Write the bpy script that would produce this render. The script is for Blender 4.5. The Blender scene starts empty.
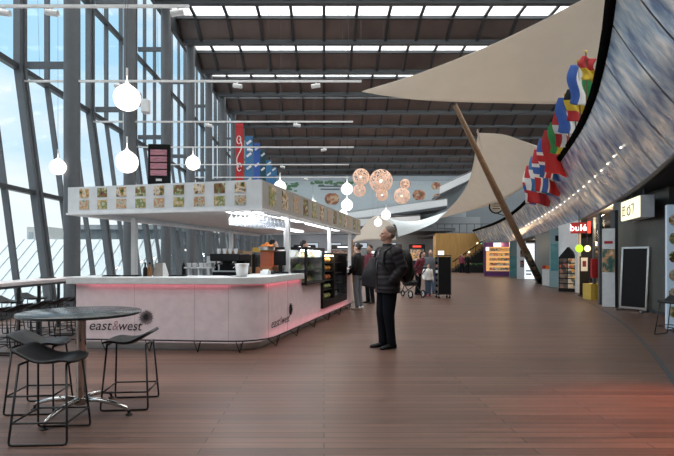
import bpy, math, random
from mathutils import Vector, Matrix, Euler
random.seed(7)
SC = bpy.context.scene
COL = SC.collection
PI = math.pi
# ------------------------------------------------------------------ camera
EYE = 1.32
F = 500.0          # focal length in pixels of the 674 x 456 frame
cam_d = bpy.data.cameras.new('camera'); cam = bpy.data.objects.new('camera', cam_d); COL.objects.link(cam)
cam.location = (0, 0, EYE); cam.rotation_euler = (PI/2, 0, 0)
cam_d.sensor_fit = 'HORIZONTAL'; cam_d.sensor_width = 36; cam_d.lens = 36*F/674
cam_d.shift_x = 13/674; cam_d.shift_y = 30/674
cam_d.clip_start = 0.05; cam_d.clip_end = 400
SC.camera = cam
# ------------------------------------------------------------------ world: bright broken cloud
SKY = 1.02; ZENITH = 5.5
w = bpy.data.worlds.new('sky'); SC.world = w; w.use_nodes = True
nt = w.node_tree; nt.nodes.clear()
def N(t, **k):
    n = nt.nodes.new(t)
    for a, b in k.items(): setattr(n, a, b)
    return n
tc = N('ShaderNodeTexCoord'); mp = N('ShaderNodeMapping'); mp.inputs['Scale'].default_value = (1.4, 1.4, 4.0)
nz = N('ShaderNodeTexNoise'); nz.inputs['Scale'].default_value = 2.2; nz.inputs['Detail'].default_value = 6
rp = N('ShaderNodeValToRGB')
rp.color_ramp.elements[0].position = .42; rp.color_ramp.elements[0].color = (.47, .76, .98, 1)
rp.color_ramp.elements[1].position = .62; rp.color_ramp.elements[1].color = (.90, .96, 1.0, 1)
sx = N('ShaderNodeSeparateXYZ'); mr = N('ShaderNodeMapRange')
mr.inputs['From Min'].default_value = -.02; mr.inputs['From Max'].default_value = .28
mx = N('ShaderNodeMix', data_type='RGBA'); mx.inputs['A'].default_value = (1.0, .99, .97, 1)
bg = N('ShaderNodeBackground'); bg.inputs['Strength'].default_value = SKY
out = N('ShaderNodeOutputWorld')
L = nt.links.new
L(tc.outputs['Generated'], mp.inputs['Vector']); L(mp.outputs[0], nz.inputs['Vector']); L(nz.outputs['Fac'], rp.inputs[0])
L(tc.outputs['Generated'], sx.inputs[0]); L(sx.outputs['Z'], mr.inputs['Value']); L(mr.outputs[0], mx.inputs['Factor'])
# overcast sky, raised several times overhead, out of frame, to light the hall
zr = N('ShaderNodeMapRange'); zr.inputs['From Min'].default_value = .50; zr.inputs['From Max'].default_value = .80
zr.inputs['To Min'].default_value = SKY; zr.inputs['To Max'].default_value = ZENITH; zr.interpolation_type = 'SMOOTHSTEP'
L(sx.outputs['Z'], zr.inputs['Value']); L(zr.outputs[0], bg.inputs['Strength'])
mw = N('ShaderNodeMix', data_type='RGBA'); mw.inputs['B'].default_value = (1.0, .955, .905, 1)   # warm tint added overhead to warm the interior light
zw = N('ShaderNodeMapRange'); zw.inputs['From Min'].default_value = .45; zw.inputs['From Max'].default_value = .6
L(sx.outputs['Z'], zw.inputs['Value']); L(zw.outputs[0], mw.inputs['Factor']); L(mx.outputs['Result'], mw.inputs['A'])
L(rp.outputs[0], mx.inputs['B']); L(mw.outputs['Result'], bg.inputs['Color']); L(bg.outputs[0], out.inputs[0])
# ------------------------------------------------------------------ exposure
SC.view_settings.view_transform = 'Standard'; SC.view_settings.look = 'None'
SC.view_settings.gamma = 1; SC.view_settings.use_curve_mapping = False
SC.view_settings.exposure = 0.2
SC.cycles.use_denoising = True
SC.cycles.max_bounces = 8; SC.cycles.diffuse_bounces = 4; SC.cycles.glossy_bounces = 4; SC.cycles.transparent_max_bounces = 24
SC.cycles.sample_clamp_indirect = 6
def lamp(kind, loc, power, color, size=.3, rot=None, size_y=None, angle=None):
    d = bpy.data.lights.new('lamp_light', kind); d.energy = power; d.color = color
    if kind == 'AREA':
        d.size = size
        if size_y: d.shape = 'RECTANGLE'; d.size_y = size_y
    elif kind != 'SUN': d.shadow_soft_size = size
    if angle: d.spot_size = angle; d.spot_blend = .6
    o = bpy.data.objects.new('lamp_light', d); COL.objects.link(o); o.location = loc
    if rot: o.rotation_euler = rot
    return o
# ------------------------------------------------------------------ mesh builder
class MB:
    def __init__(s): s.v = []; s.f = []; s.m = []
    def add(s, vs, fs, mi=0):
        b = len(s.v); s.v += [tuple(x) for x in vs]
        for f in fs: s.f.append(tuple(b+i for i in f)); s.m.append(mi)
        return s
    def box(s, c, d, rz=0, mi=0, M=None):
        x, y, z = d[0]/2, d[1]/2, d[2]/2
        vs = [Vector((a, b, e)) for e in (-z, z) for a, b in ((-x, -y), (x, -y), (x, y), (-x, y))]
        R = M if M is not None else Matrix.Rotation(rz, 3, 'Z')
        vs = [R @ p + Vector(c) for p in vs]
        return s.add(vs, [(3, 2, 1, 0), (4, 5, 6, 7), (0, 1, 5, 4), (1, 2, 6, 5), (2, 3, 7, 6), (3, 0, 4, 7)], mi)
    def bar(s, a, b, w, h, mi=0):            # rectangular bar from a to b
        a, b = Vector(a), Vector(b); t = (b-a); l = t.length; t.normalize()
        up = Vector((0, 0, 1)) if abs(t.z) < .95 else Vector((0, 1, 0))
        sd = t.cross(up).normalized(); u2 = sd.cross(t)
        M = Matrix((sd, t, u2)).transposed()
        return s.box((a+b)/2, (w, l, h), M=M, mi=mi)
    def rings(s, rings, cap=True, closed=False, mi=0):
        n = len(rings[0]); b = len(s.v)
        for r in rings: s.v += [tuple(p) for p in r]
        k = len(rings)
        for i in range(k-1 if not closed else k):
            j = (i+1) % k
            for q in range(n):
                s.f.append((b+i*n+q, b+i*n+(q+1) % n, b+j*n+(q+1) % n, b+j*n+q)); s.m.append(mi)
        if cap and not closed:
            s.f.append(tuple(b+q for q in reversed(range(n)))); s.m.append(mi)
            s.f.append(tuple(b+(k-1)*n+q for q in range(n))); s.m.append(mi)
        return s
    def tube(s, pts, r, n=8, cap=True, closed=False, mi=0):
        P = [Vector(p) for p in pts]; k = len(P)
        R = r if isinstance(r, (list, tuple)) else [r]*k
        rs = []; ref = None
        for i in range(k):
            if closed: t = P[(i+1) % k]-P[i-1]
            else: t = P[min(i+1, k-1)]-P[max(i-1, 0)]
            if t.length < 1e-9: t = Vector((0, 0, 1))
            t.normalize()
            if ref is None: ref = Vector((0, 0, 1)) if abs(t.z) < .9 else Vector((1, 0, 0))
            a = ref - t*ref.dot(t)
            if a.length < 1e-6: a = t.orthogonal()
            a.normalize(); c = t.cross(a); ref = a
            rs.append([P[i]+a*(R[i]*math.cos(q*2*PI/n))+c*(R[i]*math.sin(q*2*PI/n)) for q in range(n)])
        return s.rings(rs, cap, closed, mi)
    def limb(s, pts, rad, n=12):              # tapered limb with rounded ends
        P = [Vector(p) for p in pts]
        t0 = (P[0]-P[1]).normalized(); t1 = (P[-1]-P[-2]).normalized()
        pp = [P[0]+t0*rad[0]*.8, P[0]+t0*rad[0]*.5]+P+[P[-1]+t1*rad[-1]*.5, P[-1]+t1*rad[-1]*.8]
        rr = [rad[0]*.35, rad[0]*.8]+list(rad)+[rad[-1]*.8, rad[-1]*.35]
        return s.tube(pp, rr, n)
    def torso(s, secs, n=20):                 # (x, y, z, rx, ry)
        return s.rings([[(x+rx*math.cos(q*2*PI/n), y+ry*math.sin(q*2*PI/n), z) for q in range(n)] for x, y, z, rx, ry in secs])
    def lathe(s, prof, n=20, c=(0, 0, 0), cap=True, mi=0):
        return s.rings([[(c[0]+r*math.cos(q*2*PI/n), c[1]+r*math.sin(q*2*PI/n), c[2]+z) for q in range(n)] for r, z in prof], cap, mi=mi)
    def ball(s, c, r, nu=14, nv=9, M=None, mi=0):
        r = r if isinstance(r, (list, tuple)) else (r, r, r)
        rs = []
        for i in range(1, nv):
            a = -PI/2+PI*i/nv
            ring = []
            for q in range(nu):
                p = Vector((r[0]*math.cos(a)*math.cos(q*2*PI/nu), r[1]*math.cos(a)*math.sin(q*2*PI/nu), r[2]*math.sin(a)))
                if M is not None: p = M @ p
                ring.append(p+Vector(c))
            rs.append(ring)
        return s.rings(rs, mi=mi)
    def prism(s, poly, a, b, plane='xy', mi=0):
        f = {'xy': lambda p, h: (p[0], p[1], h), 'xz': lambda p, h: (p[0], h, p[1]), 'yz': lambda p, h: (h, p[0], p[1])}[plane]
        n = len(poly)
        vs = [f(p, a) for p in poly]+[f(p, b) for p in poly]
        return s.add(vs, [tuple(reversed(range(n))), tuple(range(n, 2*n))]+[(i, (i+1) % n, n+(i+1) % n, n+i) for i in range(n)], mi)
    def strip(s, A, B, z0, z1, mi=0):         # solid wall between plan polylines A and B
        n = len(A); b = len(s.v)
        Z0 = z0 if isinstance(z0, (list, tuple)) else [z0]*n
        Z1 = z1 if isinstance(z1, (list, tuple)) else [z1]*n
        for i in range(n):
            s.v += [(A[i][0], A[i][1], Z0[i]), (B[i][0], B[i][1], Z0[i]), (B[i][0], B[i][1], Z1[i]), (A[i][0], A[i][1], Z1[i])]
        for i in range(n-1):
            for q in range(4):
                s.f.append((b+i*4+q, b+i*4+(q+1) % 4, b+i*4+4+(q+1) % 4, b+i*4+4+q)); s.m.append(mi)
        s.f += [(b+3, b+2, b+1, b), (b+4*n-4, b+4*n-3, b+4*n-2, b+4*n-1)]; s.m += [mi, mi]
        return s
    def grid(s, fn, nu, nv, mif=None):
        b = len(s.v)
        for i in range(nu+1):
            for j in range(nv+1): s.v.append(tuple(fn(i/nu, j/nv)))
        for i in range(nu):
            for j in range(nv):
                a = b+i*(nv+1)+j
                s.f.append((a, a+nv+1, a+nv+2, a+1)); s.m.append(mif((i+.5)/nu, (j+.5)/nv) if mif else 0)
        return s
    def join(s, o, M=None):
        s.add([(M @ Vector(p)) if M is not None else p for p in o.v], [], 0)
        b = len(s.v)-len(o.v)
        for f, m in zip(o.f, o.m): s.f.append(tuple(b+i for i in f)); s.m.append(m)
        return s
    def build(s, name, mats, parent=None, loc=(0, 0, 0), rot=None, smooth=False, label=None, bevel=0, solid=0, remesh=0, subdiv=0):
        me = bpy.data.meshes.new(name); me.from_pydata(s.v, [], s.f)
        for m in (mats if isinstance(mats, (list, tuple)) else [mats]): me.materials.append(m)
        me.polygons.foreach_set('material_index', s.m)
        if smooth is True: me.polygons.foreach_set('use_smooth', [True]*len(s.f))
        elif smooth: me.polygons.foreach_set('use_smooth', [True]*len(s.f)); me.set_sharp_from_angle(angle=math.radians(smooth))
        me.update()
        o = bpy.data.objects.new(name, me); COL.objects.link(o); o.location = loc
        if rot: o.rotation_euler = rot if isinstance(rot, (tuple, list)) else (0, 0, rot)
        if parent is not None: o.parent = parent
        if label: o['label'] = label
        if solid:
            md = o.modifiers.new('thickness', 'SOLIDIFY'); md.thickness = solid; md.offset = 0
        if remesh:
            md = o.modifiers.new('skin', 'REMESH'); md.mode = 'VOXEL'; md.voxel_size = remesh; md.use_smooth_shade = True
            md = o.modifiers.new('smooth', 'SMOOTH'); md.factor = .5; md.iterations = 3
        if subdiv:
            md = o.modifiers.new('subdivision', 'SUBSURF'); md.levels = subdiv; md.render_levels = subdiv
        if bevel:
            md = o.modifiers.new('edges', 'BEVEL'); md.width = bevel; md.segments = 2; md.limit_method = 'ANGLE'
        return o
def thing(name, label, cat, loc=(0, 0, 0), rz=0, group=None, kind=None):
    o = bpy.data.objects.new(name, None); COL.objects.link(o)
    o.empty_display_size = .1; o.location = loc; o.rotation_euler = (0, 0, rz)
    return tag(o, label, cat, group, kind)
def tag(o, label=None, cat=None, group=None, kind=None):
    if label: o['label'] = label
    if cat: o['category'] = cat
    if group: o['group'] = group
    if kind: o['kind'] = kind
    return o
def struct(name, mb, mats, parent=None, **k):
    o = mb.build(name, mats, parent, **k)
    if parent is None: o['kind'] = 'structure'
    return o
def copy_tree(o, parent=None):
    kids = list(o.children)
    c = o.copy(); COL.objects.link(c); c.parent = parent
    for k in kids: copy_tree(k, c)
    return c
def at(px, py, Y): return Vector(((px-324)/F*Y, Y, EYE+(258-py)/F*Y))
def X_(px, Y): return (px-324)/F*Y
def interp(x, xs, ys):
    if x <= xs[0]: return ys[0]+(ys[1]-ys[0])*(x-xs[0])/(xs[1]-xs[0])
    for i in range(len(xs)-1):
        if x <= xs[i+1]: return ys[i]+(ys[i+1]-ys[i])*(x-xs[i])/(xs[i+1]-xs[i])
    return ys[-1]+(ys[-1]-ys[-2])*(x-xs[-1])/(xs[-1]-xs[-2])
_txt = {}
def text(s, size, extrude=.002, shear=0, align='CENTER'):      # lettering as an MB in the XZ plane, facing -Y
    c = bpy.data.curves.new('lettering', 'FONT'); c.body = s; c.size = size; c.extrude = extrude; c.shear = shear
    c.align_x = align; c.align_y = 'CENTER'; c.resolution_u = 3
    o = bpy.data.objects.new('lettering', c); COL.objects.link(o)
    me = o.to_mesh(); mb = MB()
    mb.add([(v.co.x, -v.co.z, v.co.y) for v in me.vertices], [tuple(p.vertices) for p in me.polygons])
    o.to_mesh_clear(); bpy.data.objects.remove(o); bpy.data.curves.remove(c)
    return mb
# ------------------------------------------------------------------ materials
def mat(name, col, rough=.5, metal=0, var=.06, scale=8, bump=0, bscale=40, spec=.5, emit=None, estr=0, alpha=None):
    m = bpy.data.materials.new(name); m.use_nodes = True; t = m.node_tree; b = t.nodes['Principled BSDF']
    b.inputs['Roughness'].default_value = rough; b.inputs['Metallic'].default_value = metal; b.inputs['Specular IOR Level'].default_value = spec
    co = t.nodes.new('ShaderNodeTexCoord'); n = t.nodes.new('ShaderNodeTexNoise'); n.inputs['Scale'].default_value = scale; n.inputs['Detail'].default_value = 3
    r = t.nodes.new('ShaderNodeValToRGB'); c = col
    r.color_ramp.elements[0].position = .3; r.color_ramp.elements[0].color = (*[max(0, x*(1-var)) for x in c], 1)
    r.color_ramp.elements[1].position = .7; r.color_ramp.elements[1].color = (*[min(1, x*(1+var)) for x in c], 1)
    t.links.new(co.outputs['Object'], n.inputs['Vector']); t.links.new(n.outputs['Fac'], r.inputs[0]); t.links.new(r.outputs[0], b.inputs['Base Color'])
    if bump:
        n2 = t.nodes.new('ShaderNodeTexNoise'); n2.inputs['Scale'].default_value = bscale
        bp = t.nodes.new('ShaderNodeBump'); bp.inputs['Strength'].default_value = bump; bp.inputs['Distance'].default_value = .02
        t.links.new(co.outputs['Object'], n2.inputs['Vector']); t.links.new(n2.outputs['Fac'], bp.inputs['Height']); t.links.new(bp.outputs[0], b.inputs['Normal'])
    if emit:
        b.inputs['Emission Color'].default_value = (*emit, 1); b.inputs['Emission Strength'].default_value = estr
    return m
def glass_mat(name, tint=(.9, .95, .97), gloss=.1, rough=.02, milk=0, milkc=(.8, .85, .9)):
    m = bpy.data.materials.new(name); m.use_nodes = True; t = m.node_tree; t.nodes.clear()
    o = t.nodes.new('ShaderNodeOutputMaterial'); tr = t.nodes.new('ShaderNodeBsdfTransparent'); tr.inputs[0].default_value = (*tint, 1)
    g = t.nodes.new('ShaderNodeBsdfGlossy'); g.inputs['Roughness'].default_value = rough
    lw = t.nodes.new('ShaderNodeLayerWeight'); lw.inputs[0].default_value = .5
    pw = t.nodes.new('ShaderNodeMath'); pw.operation = 'POWER'; pw.inputs[1].default_value = 5
    ma = t.nodes.new('ShaderNodeMath'); ma.operation = 'MULTIPLY_ADD'; ma.inputs[1].default_value = .6; ma.inputs[2].default_value = gloss*.4
    t.links.new(lw.outputs['Facing'], pw.inputs[0]); t.links.new(pw.outputs[0], ma.inputs[0])
    x = t.nodes.new('ShaderNodeMixShader'); t.links.new(ma.outputs[0], x.inputs[0])
    t.links.new(tr.outputs[0], x.inputs[1]); t.links.new(g.outputs[0], x.inputs[2]); last = x
    if milk:
        d = t.nodes.new('ShaderNodeBsdfTranslucent'); d.inputs[0].default_value = (*milkc, 1)
        y = t.nodes.new('ShaderNodeMixShader'); y.inputs[0].default_value = milk
        t.links.new(x.outputs[0], y.inputs[1]); t.links.new(d.outputs[0], y.inputs[2]); last = y
    t.links.new(last.outputs[0], o.inputs[0]); return m
def glow(name, col, s):
    m = bpy.data.materials.new(name); m.use_nodes = True; t = m.node_tree; t.nodes.clear()
    o = t.nodes.new('ShaderNodeOutputMaterial'); e = t.nodes.new('ShaderNodeEmission')
    e.inputs[0].default_value = (*col, 1); e.inputs[1].default_value = s; t.links.new(e.outputs[0], o.inputs[0]); return m
def ramp_mat(name, tex, scale, stops, rough=.6, metal=0, stretch=(1, 1, 1), bump=0, detail=4, estr=0, dist=.02):
    """a colour ramp over a noise, voronoi or wave texture"""
    m = bpy.data.materials.new(name); m.use_nodes = True; t = m.node_tree; b = t.nodes['Principled BSDF']
    b.inputs['Roughness'].default_value = rough; b.inputs['Metallic'].default_value = metal
    co = t.nodes.new('ShaderNodeTexCoord'); mp = t.nodes.new('ShaderNodeMapping'); mp.inputs['Scale'].default_value = stretch
    if tex == 'noise': n = t.nodes.new('ShaderNodeTexNoise'); n.inputs['Detail'].default_value = detail; o = n.outputs['Fac']
    elif tex == 'voronoi': n = t.nodes.new('ShaderNodeTexVoronoi'); o = n.outputs['Color']
    else: n = t.nodes.new('ShaderNodeTexWave'); o = n.outputs['Fac']; n.inputs['Distortion'].default_value = 3
    n.inputs['Scale'].default_value = scale
    r = t.nodes.new('ShaderNodeValToRGB'); e = r.color_ramp.elements
    while len(e) < len(stops): e.new(.5)
    for q, (p, c) in zip(e, stops): q.position = p; q.color = (*c, 1)
    t.links.new(co.outputs['Object'], mp.inputs[0]); t.links.new(mp.outputs[0], n.inputs['Vector']); t.links.new(o, r.inputs[0])
    t.links.new(r.outputs[0], b.inputs['Base Color'])
    if estr: t.links.new(r.outputs[0], b.inputs['Emission Color']); b.inputs['Emission Strength'].default_value = estr
    if bump:
        bp = t.nodes.new('ShaderNodeBump'); bp.inputs['Strength'].default_value = bump; bp.inputs['Distance'].default_value = dist
        t.links.new(n.outputs['Fac'] if tex != 'voronoi' else n.outputs['Distance'], bp.inputs['Height']); t.links.new(bp.outputs[0], b.inputs['Normal'])
    return m
def plank_mat():
    m = bpy.data.materials.new('wood_planks'); m.use_nodes = True; t = m.node_tree; b = t.nodes['Principled BSDF']
    co = t.nodes.new('ShaderNodeTexCoord'); br = t.nodes.new('ShaderNodeTexBrick')
    br.inputs['Scale'].default_value = 1; br.inputs['Brick Width'].default_value = 2.3; br.inputs['Row Height'].default_value = .105
    br.inputs['Mortar Size'].default_value = .004; br.inputs['Bias'].default_value = 0; br.offset = .37
    br.inputs['Color1'].default_value = (.090, .049, .036, 1); br.inputs['Color2'].default_value = (.152, .085, .062, 1); br.inputs['Mortar'].default_value = (.02, .012, .01, 1)
    mp = t.nodes.new('ShaderNodeMapping'); mp.inputs['Scale'].default_value = (.5, 9, 1)
    n = t.nodes.new('ShaderNodeTexNoise'); n.inputs['Scale'].default_value = 2.2; n.inputs['Detail'].default_value = 6
    r = t.nodes.new('ShaderNodeValToRGB'); r.color_ramp.elements[0].position = .3; r.color_ramp.elements[0].color = (.6, .6, .6, 1)
    r.color_ramp.elements[1].position = .75; r.color_ramp.elements[1].color = (1.35, 1.3, 1.28, 1)
    x = t.nodes.new('ShaderNodeMix'); x.data_type = 'RGBA'; x.blend_type = 'MULTIPLY'; x.inputs['Factor'].default_value = 1
    k = t.links.new
    k(co.outputs['Object'], br.inputs['Vector']); k(co.outputs['Object'], mp.inputs[0]); k(mp.outputs[0], n.inputs['Vector']); k(n.outputs['Fac'], r.inputs[0])
    k(br.outputs['Color'], x.inputs['A']); k(r.outputs[0], x.inputs['B']); k(x.outputs['Result'], b.inputs['Base Color'])
    rr = t.nodes.new('ShaderNodeMapRange'); rr.inputs['To Min'].default_value = .30; rr.inputs['To Max'].default_value = .52
    k(n.outputs['Fac'], rr.inputs['Value']); k(rr.outputs[0], b.inputs['Roughness'])
    bp = t.nodes.new('ShaderNodeBump'); bp.inputs['Strength'].default_value = .25; bp.inputs['Distance'].default_value = .004
    k(br.outputs['Fac'], bp.inputs['Height']); bp.invert = True; k(bp.outputs[0], b.inputs['Normal'])
    b.inputs['Specular IOR Level'].default_value = .45
    return m
M_ = {}
M_['planks'] = plank_mat()
M_['steelgrey'] = mat('grey_painted_steel', (.092, .106, .120), .45, .1)
M_['columngrey'] = mat('column_grey_paint', (.095, .106, .118), .5)
M_['darkframe'] = mat('dark_frame', (.045, .052, .06), .45)
M_['glass'] = glass_mat('window_glass', (.88, .94, .97), .08)
M_['clear'] = glass_mat('clear_glass', (.93, .95, .95), .04)
M_['skylight'] = glass_mat('skylight_glass', (.9, .93, .95), .05, milk=.6, milkc=(.95, .97, .98))
M_['ceilpanel'] = ramp_mat('brown_metal_ceiling', 'noise', .35, [(.3, (.135, .112, .106)), (.7, (.24, .195, .18))], .42, .35)
M_['beam'] = mat('dark_roof_beam', (.045, .050, .055), .5)
M_['beamlight'] = mat('grey_roof_rail', (.085, .095, .105), .45, .2)
M_['white'] = mat('white_paint', (.72, .73, .73), .45)
M_['canopywhite'] = mat('white_laminate', (.74, .78, .81), .4)
M_['canopygrey'] = mat('grey_canopy_side', (.42, .40, .38), .45)
M_['soffit'] = mat('canopy_underside', (.82, .83, .84), .3, .15)
M_['pink'] = mat('pale_pink_laminate', (.84, .70, .73), .32)
M_['worktop'] = mat('pale_grey_worktop', (.72, .74, .75), .28)
M_['steel'] = mat('brushed_steel', (.55, .55, .54), .28, 1)
M_['chrome'] = mat('polished_metal', (.62, .60, .58), .12, 1)
M_['black'] = mat('matt_black', (.009, .009, .010), .5, spec=.2)
M_['blackmetal'] = mat('black_powder_coat', (.014, .014, .015), .38, .2)
M_['charcoal'] = mat('charcoal_plastic', (.014, .015, .017), .45, spec=.3)
M_['greystone'] = ramp_mat('grey_green_stone', 'noise', 1.2, [(.3, (.06, .068, .062)), (.7, (.12, .13, .12))], .35, bump=.2)
M_['dark'] = mat('dark_interior', (.03, .03, .033), .7)
M_['darkteal'] = mat('dark_teal', (.012, .06, .075), .4)
M_['globe'] = glow('globe_light', (1, .97, .93), 1.9)
M_['led'] = glow('led_strip', (.95, .97, 1), 5)
M_['pinkled'] = glow('pink_led', (1, .25, .32), .7)
M_['peach'] = mat('peach_wire', (.80, .60, .48), .5, emit=(1, .66, .48), estr=.22)
M_['sail'] = ramp_mat('sail_cloth', 'noise', 1.5, [(.3, (.70, .655, .59)), (.7, (.77, .725, .66))], .85)
_t = M_['sail'].node_tree; _tl = _t.nodes.new('ShaderNodeBsdfTranslucent'); _tl.inputs[0].default_value = (.78, .735, .67, 1)   # thin cloth lets light through
_mx = _t.nodes.new('ShaderNodeMixShader'); _mx.inputs[0].default_value = .45; _po = _t.nodes['Material Output']
_t.links.new(_t.nodes['Principled BSDF'].outputs[0], _mx.inputs[1]); _t.links.new(_tl.outputs[0], _mx.inputs[2]); _t.links.new(_mx.outputs[0], _po.inputs[0])
M_['sailblue'] = mat('white_sail_cloth', (.72, .80, .84), .8)
M_['wood'] = ramp_mat('mast_wood', 'noise', 3, [(.3, (.17, .10, .055)), (.7, (.30, .19, .11))], .5, stretch=(6, 6, .6))
M_['woodwall'] = ramp_mat('wood_panelling', 'noise', 2, [(.3, (.34, .19, .055)), (.7, (.46, .27, .085))], .55, stretch=(6, 1, .5))
M_['fascia'] = ramp_mat('silver_panel_reflections', 'noise', 1.6, [(.34, (.16, .26, .46)), (.46, (.42, .57, .74)), (.56, (.60, .71, .80)), (.66, (.98, .99, 1))], .22, .25, stretch=(2.2, 1.6, .7), bump=.35, detail=5, dist=.10)  # blue and white streaks paint mirrored reflections into the panel colour
M_['red'] = mat('red', (.45, .02, .025), .6)
M_['blue'] = mat('blue', (.03, .10, .38), .6)
M_['skyblue'] = mat('banner_blue', (.04, .17, .36), .6)
M_['green'] = mat('green', (.03, .25, .07), .6)
M_['yellow'] = mat('yellow', (.65, .45, .03), .6)
M_['cloth_white'] = mat('white_cloth', (.75, .75, .73), .7)
M_['orange'] = mat('orange', (.72, .22, .03), .5)
M_['warmlit'] = glow('warm_lit_panel', (1, .75, .42), 2.2)
M_['whitelit'] = glow('white_lit_panel', (.92, .96, 1), 1.3)
M_['signlit'] = glow('lit_sign_face', (1, .93, .62), 1.35)
M_['signglass'] = mat('sign_ink', (.25, .22, .08), .5)
M_['redlit'] = glow('red_lit', (1, .08, .05), 1.6)
M_['greenlit'] = glow('lime_lit', (.55, .95, .05), 1.2)
M_['skin'] = mat('skin', (.50, .28, .20), .5)
M_['skin2'] = mat('fair_skin', (.58, .36, .27), .5)
M_['hairgrey'] = mat('grey_brown_hair', (.16, .13, .11), .7, bump=.5, bscale=80)
M_['hairdark'] = mat('dark_hair', (.025, .018, .014), .6, bump=.5, bscale=80)
M_['puffer'] = mat('dark_quilted_nylon', (.015, .012, .015), .5, spec=.25)
M_['denim'] = mat('black_denim', (.008, .009, .013), .8, spec=.1)
M_['greytrouser'] = mat('grey_trousers', (.12, .13, .15), .75)
M_['maroon'] = mat('maroon_coat', (.16, .02, .04), .7)
M_['bluejean'] = mat('blue_jeans', (.07, .12, .20), .75)
M_['teal'] = ramp_mat('teal_print', 'noise', 2, [(.3, (.02, .16, .18)), (.7, (.15, .34, .36))], .4)
M_['purple'] = mat('purple_laminate', (.11, .035, .15), .4)
M_['food'] = [ramp_mat('food_photo_print', 'noise', 11+2*i, st, .4) for i, st in enumerate([
    [(.34, (.03, .09, .02)), (.44, (.50, .26, .06)), (.54, (.85, .78, .62)), (.66, (.12, .05, .02))],
    [(.3, (.70, .68, .60)), (.45, (.60, .42, .16)), (.55, (.12, .22, .05)), (.7, (.75, .70, .55))],
    [(.34, (.04, .03, .02)), (.45, (.30, .10, .04)), (.54, (.10, .20, .03)), (.66, (.80, .70, .50))],
    [(.3, (.08, .17, .05)), (.45, (.62, .58, .46)), (.58, (.50, .22, .10)), (.7, (.75, .66, .30))]])]
M_['goods'] = ramp_mat('packaged_goods', 'voronoi', 9, [(.15, (.55, .10, .05)), (.35, (.80, .45, .08)), (.55, (.75, .70, .60)), (.8, (.10, .12, .10))], .4)
M_['pastry'] = mat('golden_pastry', (.62, .32, .09), .6, var=.3, scale=30)
M_['darkgoods'] = ramp_mat('dark_goods', 'voronoi', 7, [(.2, (.02, .02, .025)), (.5, (.09, .07, .06)), (.7, (.25, .20, .17)), (.9, (.40, .10, .06))], .5)
# ================================================================== THE SETTING
BAY = 3.77
struct('floor', MB().box((13, 32, -.05), (42, 80, .1)), M_['planks'])
tag(MB().box((-60, 60, -4.1), (100, 200, .2)).build('ground', mat('outside_paving', (.30, .31, .32), .8)), kind='structure')
# --- roof: beams every 3.77 m, glazed strip and tilted brown panel between them
ROOF = 11.52; XL = -6.68; XR = 33
rows = [-2.69+BAY*j for j in range(18)]
pan = MB(); gl = MB(); dv = MB(); fr = MB()
for y in rows:
    pan.add([(XL, y+BAY-.06, ROOF+.12), (XR, y+BAY-.06, ROOF+.12), (XR, y+2.6, ROOF+.66), (XL, y+2.6, ROOF+.66)], [(0, 1, 2, 3)])
    gl.add([(XL, y+2.6, ROOF+.72), (XR, y+2.6, ROOF+.72), (XR, y+.06, ROOF+.78), (XL, y+.06, ROOF+.78)], [(0, 1, 2, 3)])
    fr.box(((XL+XR)/2, y+2.62, ROOF+.64), (XR-XL, .14, .14))
    for n in range(-4, 23):
        x = n*1.45
        dv.bar((x, y+BAY-.06, ROOF+.08), (x, y+2.6, ROOF+.62), .13, .09)
        dv.bar((x, y+2.6, ROOF+.68), (x, y+.06, ROOF+.74), .13, .09)
struct('ceiling', pan, M_['ceilpanel'])
struct('window_roof', gl, M_['skylight'])
struct('trim_1', dv, M_['darkframe'])
struct('trim_2', fr, M_['darkframe'])
for y in rows+[rows[-1]+BAY]:
    b = MB().box(((XL+XR)/2, y, ROOF+.38), (XR-XL, .10, .80)).box(((XL+XR)/2, y, ROOF-.07), (XR-XL, .26, .06))
    b.box(((XL+XR)/2, y-.10, ROOF+.30), (XR-XL, .05, .06))
    struct('ceiling_beam', b, M_['beamlight'])
struct('ceiling_edge', MB().box((XL-.08, 31, ROOF+.85), (.16, 68, 1.8)), M_['darkframe'])
# --- walls the photo shows little of
struct('wall_back', MB().box((13, -3.5, 6.5), (42, .2, 13.4)), M_['dark'])
struct('wall_right', MB().box((33.1, 31, 6.5), (.2, 70, 13.4)), mat('pale_grey_wall', (.30, .31, .32), .6))
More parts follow.
